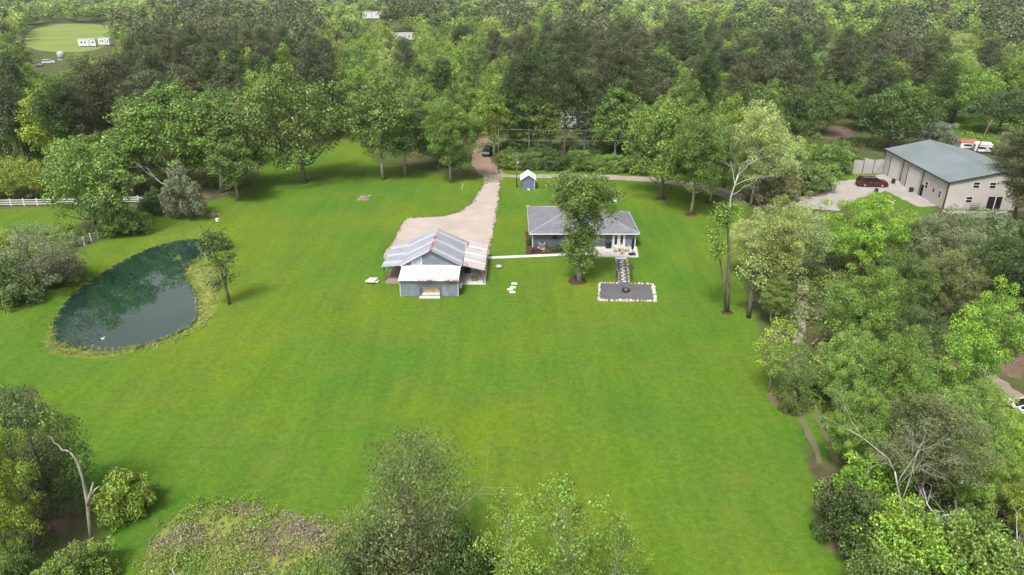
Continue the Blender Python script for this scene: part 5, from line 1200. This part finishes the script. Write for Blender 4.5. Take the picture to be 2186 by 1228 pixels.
# ------------------------------------------------------------------ vehicles
def car(name, x, y, rot, L, W, H, mat, label, cat='car', suv=True, z=0.):
    o = thing(name, (x, y, z), label, cat); o.rotation_euler = (0, 0, rot)
    g = .22; wb = L * .29; rw = .37
    if suv: side = [(-.5, .42), (-.5, .62), (-.485, .82), (-.40, 1.0), (.14, .985), (.235, .66), (.43, .60), (.49, .52), (.5, .3)]
    else: side = [(-.5, .40), (-.49, .6), (-.36, .66), (-.24, .99), (.08, 1.0), (.24, .64), (.43, .56), (.49, .46), (.5, .28)]
    prof = [(sx * L, g + (H - g) * (sz if sz < 1.01 else 1) if i else g + (H - g) * .1) for i, (sx, sz) in enumerate(side)]
    def part(nm, vs, fs, m_, par=o, smooth=False): return link(nm, raw_mesh(nm, vs, fs, [m_], smooth), par)
    belt = g + (H - g) * .58
    # lower body: rounded section following the profile clipped at the belt line
    nsec = 14; vs = []; xs_ = np.linspace(-.5, .5, nsec) * L
    up_ = lambda xx: np.interp(xx / L, [s[0] for s in side[1:]], [s[1] for s in side[1:]])
    for xx_ in xs_:
        zt = min(belt, g + (H - g) * up_(xx_)); t = abs(xx_) / (L / 2); hw = W / 2 * (1 - .10 * max(0, (t - .75) / .25) ** 2)
        vs += [(xx_, -hw * .94, g), (xx_, -hw, g + (zt - g) * .45), (xx_, -hw * .95, zt - .02), (xx_, -hw * .8, zt), (xx_, hw * .8, zt), (xx_, hw * .95, zt - .02), (xx_, hw, g + (zt - g) * .45), (xx_, hw * .94, g)]
    fs = [(i * 8 + k, i * 8 + 8 + k, i * 8 + 8 + (k + 1) % 8, i * 8 + (k + 1) % 8) for i in range(nsec - 1) for k in range(8)] + [tuple(range(8)), tuple(range((nsec - 1) * 8 + 7, (nsec - 1) * 8 - 1, -1))]
    part('body', vs, [f[::-1] for f in fs], mat)
    if suv: gx_ = [(-.47, -.40), (.12, .0), (.25, .0)]; b0, b1, t0, t1 = -.485, .255, -.40, .10
    else: b0, b1, t0, t1 = -.36, .25, -.22, .07
    hw = W / 2 * .93; ht = W / 2 * .76
    cab = [(b0 * L, -hw, belt - .03), (b1 * L, -hw, belt - .03), (b1 * L, hw, belt - .03), (b0 * L, hw, belt - .03), (t0 * L, -ht, H - .06), (t1 * L, -ht, H - .06), (t1 * L, ht, H - .06), (t0 * L, ht, H - .06)]
    gl = part('window_glass', cab, [(0, 1, 5, 4), (1, 2, 6, 5), (2, 3, 7, 6), (3, 0, 4, 7)], 'glass')
    t2 = [(t0 * L - .05, -ht - .03, H - .07), (t1 * L + .06, -ht - .03, H - .07), (t1 * L + .06, ht + .03, H - .07), (t0 * L - .05, ht + .03, H - .07)]
    rb = MB().hexa(t2, [(a * .96 + (t0 + t1) / 2 * L * .04, b * .9, H) for a, b, c in t2]); part('roof', rb.v, rb.f, mat)
    for s in (-1, 1):
        for f0, f1 in ((0., 0.), (.36, .33), (.68, .66), (1, 1)):
            a = np.array((b0 + (b1 - b0) * f0, 0)) * L; c = np.array((t0 + (t1 - t0) * f1, 0)) * L
            pm = MB().tube([(a[0], s * (hw + .005), belt - .02), (c[0], s * (ht + .012), H - .05)], .05, 4); part('pillar', pm.v, pm.f, mat)
        if suv: pm = MB().tube([(t0 * L + .2, s * ht * .85, H + .05), (t1 * L - .1, s * ht * .85, H + .05)], .03, 5); part('roof_rail', pm.v, pm.f, 'chrome')
        for wx in (-wb, wb * 1.02):
            ty = MB(); ring = [(rw * .55, -.1), (rw * .95, -.1), (rw, -.06), (rw, .06), (rw * .95, .1), (rw * .55, .1)]
            tv = [(wx + r_ * math.cos(t), s * (W / 2 - .11) + q_, rw + r_ * math.sin(t)) for r_, q_ in ring for t in np.linspace(0, 2 * math.pi, 15)[:-1]]
            tf = [(i * 14 + k, i * 14 + (k + 1) % 14, i * 14 + 14 + (k + 1) % 14, i * 14 + 14 + k) for i in range(5) for k in range(14)] + [tuple(range(13, -1, -1)), tuple(range(70, 84))]
            wh = part('wheel', tv, tf, 'tyre')
            rv = [(wx + r_ * math.cos(t), s * (W / 2 - .11) + s * q_, rw + r_ * math.sin(t)) for r_, q_ in ((rw * .62, .085), (rw * .58, .112), (.06, .104)) for t in np.linspace(0, 2 * math.pi, 11)[:-1]]
            part('rim', rv, [(i * 10 + k, i * 10 + (k + 1) % 10, i * 10 + 10 + (k + 1) % 10, i * 10 + 10 + k) for i in range(2) for k in range(10)] + [tuple(range(20, 30))], 'chrome', wh)
        hl = MB().box(L * .475, L * .497, s * W * .36 - .15, s * W * .36 + .15, g + (H - g) * .36, g + (H - g) * .46); part('headlight', hl.v, hl.f, 'chrome')
        tl = MB().box(-L * .507, -L * .49, s * W * .42 - .09, s * W * .42 + .09, g + (H - g) * .38, g + (H - g) * .56); part('tail_light', tl.v, tl.f, 'tail_red')
        mi = MB().box(b1 * L - .45, b1 * L - .25, s * (hw + .13) - .1, s * (hw + .13) + .1, belt, belt + .16); part('wing_mirror', mi.v, mi.f, mat)
        for dx in (-.12, .08): pm = MB().box(dx * L, dx * L + .2, s * (W / 2 + .0) - .02, s * W / 2 + .02, belt - .16, belt - .12); part('door_handle', pm.v, pm.f, 'chrome')
    bp = MB().box(L * .485, L * .515, -W * .42, W * .42, g + .05, g + .25); part('bumper', bp.v, bp.f, 'black_plastic'); bp = MB().box(-L * .515, -L * .485, -W * .42, W * .42, g + .05, g + .25); part('bumper', bp.v, bp.f, 'black_plastic')
    return o
p = gp(1864, 400); car('parked_suv', p[0], p[1] + .8, R(-6), 5.7, 2.1, 1.9, 'maroon', 'dark red SUV parked on the gravel before the metal building', z=.04)
p = gp(1040, 331); car('parked_suv', p[0], p[1], R(-97), 4.6, 1.95, 1.75, 'black_car', 'black SUV on the dirt track at the wood edge', z=.03)
p = gp(2178, 893); car('parked_car', p[0] + .9, p[1] + .6, R(150), 4.5, 1.8, 1.45, 'white_car', 'white car half cut by the right edge beside the dirt drive', suv=False, z=.0)
p = gp(2150, 700); car('parked_car', p[0], p[1], R(20), 4.5, 1.8, 1.5, 'silver_car', 'silver car half hidden under the dark pines at the right edge', suv=False)
p = gp(1642, 352); car('parked_car', p[0], p[1], R(5), 4.6, 1.8, 1.5, 'white_car', 'white car seen between the shrubs on the neighbouring road', suv=False, z=.03)
p = gp(75, 142); car('parked_car', p[0], p[1], R(10), 5.5, 2.0, 1.7, 'white_car', 'white car, leftmost of the two by the far field', suv=False, z=.06)
p = gp(104, 136); car('parked_car', p[0], p[1], R(30), 5.5, 2.1, 1.9, 'white_car', 'white car nearest the silver tank by the far field', z=.06)
def trailer(name, px, py, rot, L, W, H, wall, roofm, label, cat='trailer', z=.06):
    p = gp(px, py); o = thing(name, (p[0], p[1], z), label, cat); o.rotation_euler = (0, 0, rot)
    def part(nm, mb, m_, par=o): return link(nm, raw_mesh(nm, mb.v, mb.f, [m_]), par)
    part('wall', MB().box(-L / 2, L / 2, -W / 2, W / 2, .5, H), wall)
    part('roof', MB().hexa([(-L / 2 - .15, -W / 2 - .15, H + .003), (L / 2 + .15, -W / 2 - .15, H + .003), (L / 2 + .15, W / 2 + .15, H + .003), (-L / 2 - .15, W / 2 + .15, H + .003)], [(-L / 2 + .3, -W * .1, H + .5), (L / 2 - .3, -W * .1, H + .5), (L / 2 - .3, W * .1, H + .5), (-L / 2 + .3, W * .1, H + .5)]), roofm)
    part('skirt', MB().box(-L / 2 + .3, L / 2 - .3, -W / 2 + .1, W / 2 - .1, 0, .497), 'dark_metal')
    part('door', MB().box(L * .1, L * .1 + .9, -W / 2 - .04, -W / 2 - .004, .55, H - .4), 'barn_pale')
    for k in (-.35, -.15, .3): w_ = part('window', MB().box(L * k, L * k + 1.1, -W / 2 - .05, -W / 2 - .005, H * .5, H * .78), 'white_paint'); part('pane', MB().box(L * k + .1, L * k + 1.0, -W / 2 - .06, -W / 2 - .051, H * .53, H * .75), 'glass', w_)
    return o
trailer('white_trailer', 190, 100, R(8), 10, 4, 4.2, 'white_paint', 'white_metal', 'white trailer at the lower edge of the far field, the left one')
trailer('white_trailer', 228, 97, R(-12), 8, 4, 4.0, 'white_paint', 'white_metal', 'white trailer at the right corner of the far field')
p = gp(133, 128); o = thing('silver_tank', (p[0], p[1], .05), 'white domed tank beside the white cars by the far field', 'tank')
MB().lathe((p[0], p[1], .05), [(1.9, 0), (1.9, 3.0), (1.5, 3.9), (.3, 4.3)], 14).build('tank', 'white_metal', o, True); MB().lathe((p[0], p[1], .05), [(2.1, 0), (2.1, .3), (1.95, .35)], 14).build('base', 'concrete', o)
trailer('white_house', 790, 40, R(5), 22, 10, 6.5, 'white_paint', 'white_metal', 'white house peeping through the far trees near the top', 'house', 0)
trailer('white_house', 862, 86, R(-5), 14, 8, 4.5, 'white_sheet', 'fence_grey', 'pale house glimpsed between tall pine trunks near the top', 'house', 0)
trailer('white_house', 1327, 262, R(0), 12, 7, 4.5, 'white_paint', 'white_metal', 'white house wall showing through the trees behind the pines', 'house', 0)
trailer('white_house', 1222, 272, R(0), 7, 5, 4.2, 'white_paint', 'white_metal', 'small white building showing beside a pine trunk behind the shed', 'house', 0)
trailer('red_roofed_hut', 2062, 318, R(-10), 4, 3, 1.9, 'white_paint', 'red_paint', 'small hut with a faded red roof behind the metal building', 'hut', 0)
trailer('white_trailer', 2094, 326, R(-20), 3.4, 2.2, 2.1, 'white_paint', 'white_paint', 'white box trailer beside the red-roofed hut', 'trailer', 0)
p = gp(2080, 332); pole('utility_pole', p[0], p[1], 8.5, 'slanting utility pole behind the metal building', True, .15).rotation_euler = (0, R(12), 0)
# yard clutter
def barrel(px, py, mat, label, r=.3, h=.9):
    p = gp(px, py); o = thing('barrel', (p[0], p[1], .04), label, 'barrel')
    MB().lathe((p[0], p[1], .04), [(r * .93, 0), (r, .06), (r, h * .32), (r * 1.05, h * .35), (r, h * .38), (r, h * .64), (r * 1.05, h * .67), (r, h * .7), (r * .95, h)], 14).build('drum', mat, o); MB().lathe((p[0], p[1], .04 + h), [(r * .97, 0), (r * .97, .04), (r * .85, .045)], 14).build('rim', mat, o)
barrel(1804, 371, 'blue_plastic', 'bright blue barrel standing at the back of the gravel yard', .42, 1.2)
barrel(1906, 392, 'black_plastic', 'black barrel between the two garage doors', .35, .9); barrel(1944, 410, 'black_plastic', 'black barrel at the foot of the nearer garage door', .4, .8); barrel(1870, 411, 'black_plastic', 'black drum on the gravel just below the red SUV', .35, .7)
barrel(1915, 397, 'stone_white', 'pale tub beside the black barrel at the garage doors', .4, .8)
o = thing('panel_fence', tuple(gp(1848, 372)), 'weathered grey panel fence left of the metal building', 'fence')
a, b = gp(1817, 372), gp(1884, 370); n = 9
for i in range(n):
    p0, p1 = a + (b - a) * i / n, a + (b - a) * (i + 1) / n - (b - a) * .006; h = 3.0 + rs.uniform(-.08, .08)
    MB().hexa([(p0[0], p0[1], .03), (p1[0], p1[1], .03), (p1[0], p1[1] + .06, .03), (p0[0], p0[1] + .06, .03)], [(p0[0], p0[1], h), (p1[0], p1[1], h), (p1[0], p1[1] + .06, h), (p0[0], p0[1] + .06, h)]).build('panel', 'fence_grey', o)
for i in range(0, n + 1, 3):
    p0 = a + (b - a) * i / n; MB().box(p0[0] - .06, p0[0] + .06, p0[1] - .13, p0[1] - .005, 0, 3.1).build('post', 'old_wood', o)
p = gp(1895, 436); q1 = gp(1918, 428)
o = thing('log_edging', (p[0], p[1], 0), 'pale log lying along the edge of the gravel yard', 'log')
MB().tube([gp(1884, 423) + [0, 0, .12], gp(1908, 436) + [0, 0, .12]], .13, 7).build('log', 'pale_wood', o); MB().tube([gp(1903, 433) + [0, 0, .1], gp(1912, 431) + [0, 0, .3]], .06, 5).build('branch_stub', 'pale_wood', o)

# ------------------------------------------------------------------ white paddock fence
def fence(px_line, step, label, h=1.35):
    pts = [gp(*q_) for q_ in px_line]; o = thing('rail_fence', tuple(pts[0]), label, 'fence')
    d = np.r_[0, np.cumsum([np.linalg.norm(pts[i + 1] - pts[i]) for i in range(len(pts) - 1)])]; n = max(1, int(round(d[-1] / step))); t = np.linspace(0, d[-1], n + 1)
    P_ = [np.array([np.interp(k, d, [q_[0] for q_ in pts]), np.interp(k, d, [q_[1] for q_ in pts]), 0]) for k in t]
    for q_ in P_:
        po = MB().box(q_[0] - .08, q_[0] + .08, q_[1] - .08, q_[1] + .08, -.05, h).build('post', 'white_paint', o); MB().lathe((q_[0], q_[1], h), [(.11, 0), (.11, .03), (.02, .1)], 4).build('post_cap', 'white_paint', po)
    for i in range(n):
        for z in (.35, .75, 1.15):
            a, b = P_[i] + [0, -.1, z], P_[i + 1] + [0, -.1, z]; MB().hexa([a + [0, -.02, -.07], b + [0, -.02, -.07], b + [0, .02, -.07], a + [0, .02, -.07]], [a + [0, -.02, .07], b + [0, -.02, .07], b + [0, .02, .07], a + [0, .02, .07]]).build('rail', 'white_paint', o)
fence([(-60, 441), (165, 438)], 2.3, 'white three-rail fence along the pasture at the left edge')
fence([(180, 436), (308, 433), (322, 443)], 2.3, 'white three-rail fence emerging by the undergrowth above the pond')
fence([(181, 524), (206, 510), (225, 500)], 2.0, 'short slanting piece of white fence beside the pond')
# birds and float on the pond
p = gp(220, 724, -.4); o = thing('white_duck', (p[0], p[1], -.4), 'small white bird floating on the pond', 'bird')
def ell(c, r3, n=10, m=6):
    vs = [(c[0] + r3[0] * math.cos(t) * math.sin(f), c[1] + r3[1] * math.sin(t) * math.sin(f), c[2] + r3[2] * math.cos(f)) for f in np.linspace(.05, math.pi - .05, m) for t in np.linspace(0, 2 * math.pi, n + 1)[:-1]]
    return vs, [(i * n + k, i * n + n + k, i * n + n + (k + 1) % n, i * n + (k + 1) % n) for i in range(m - 1) for k in range(n)] + [tuple(range(n)), tuple(range((m - 1) * n + n - 1, (m - 1) * n - 1, -1))]
K_ = .6
bd = MB(); bd.add(*ell((0, 0, .1), (.34, .17, .15))); bd.tube([(.22, 0, .14), (.3, 0, .35), (.36, 0, .46)], [.08, .05, .05], 7); bd.add(*ell((.38, 0, .49), (.09, .06, .06))); bd.tube([(-.3, 0, .13), (-.46, 0, .24)], [.09, .02], 6)
link('body', raw_mesh('body', np.array(bd.v) * K_, bd.f, ['white_paint'], True), o)
bk = MB().tube([(.45, 0, .48), (.55, 0, .46)], [.03, .012], 5); link('beak', raw_mesh('beak', np.array(bk.v) * K_, bk.f, ['stone_tan']), o)
p = gp(468, 492); o = thing('bird_house', (p[0], p[1], 0), 'small white box on a post at the far corner of the pond', 'box')
MB().tube([(p[0], p[1], 0), (p[0], p[1], 1.6)], .05, 6).build('post', 'old_wood', o); MB().box(p[0] - .2, p[0] + .2, p[1] - .2, p[1] + .2, 1.6, 2.0).build('box', 'white_paint', o); MB().lathe((p[0], p[1], 2.0), [(.34, 0), (.02, .2)], 4).build('roof', 'white_paint', o)

# ------------------------------------------------------------------ air
m, n, l = nodes_of('haze')
pv = n.new('ShaderNodeVolumePrincipled'); pv.inputs['Color'].default_value = (.9, .93, .96, 1); pv.inputs['Density'].default_value = .0001; pv.inputs['Anisotropy'].default_value = .2
ho = n.new('ShaderNodeOutputMaterial'); l.new(pv.outputs[0], ho.inputs['Volume'])
hz = MB().box(-B - 40, B + 40, -B - 40, B + 40, -3.5, 41).build('haze', 'haze'); tag(hz, 'thin pale haze over the whole place', 'haze', kind='stuff')
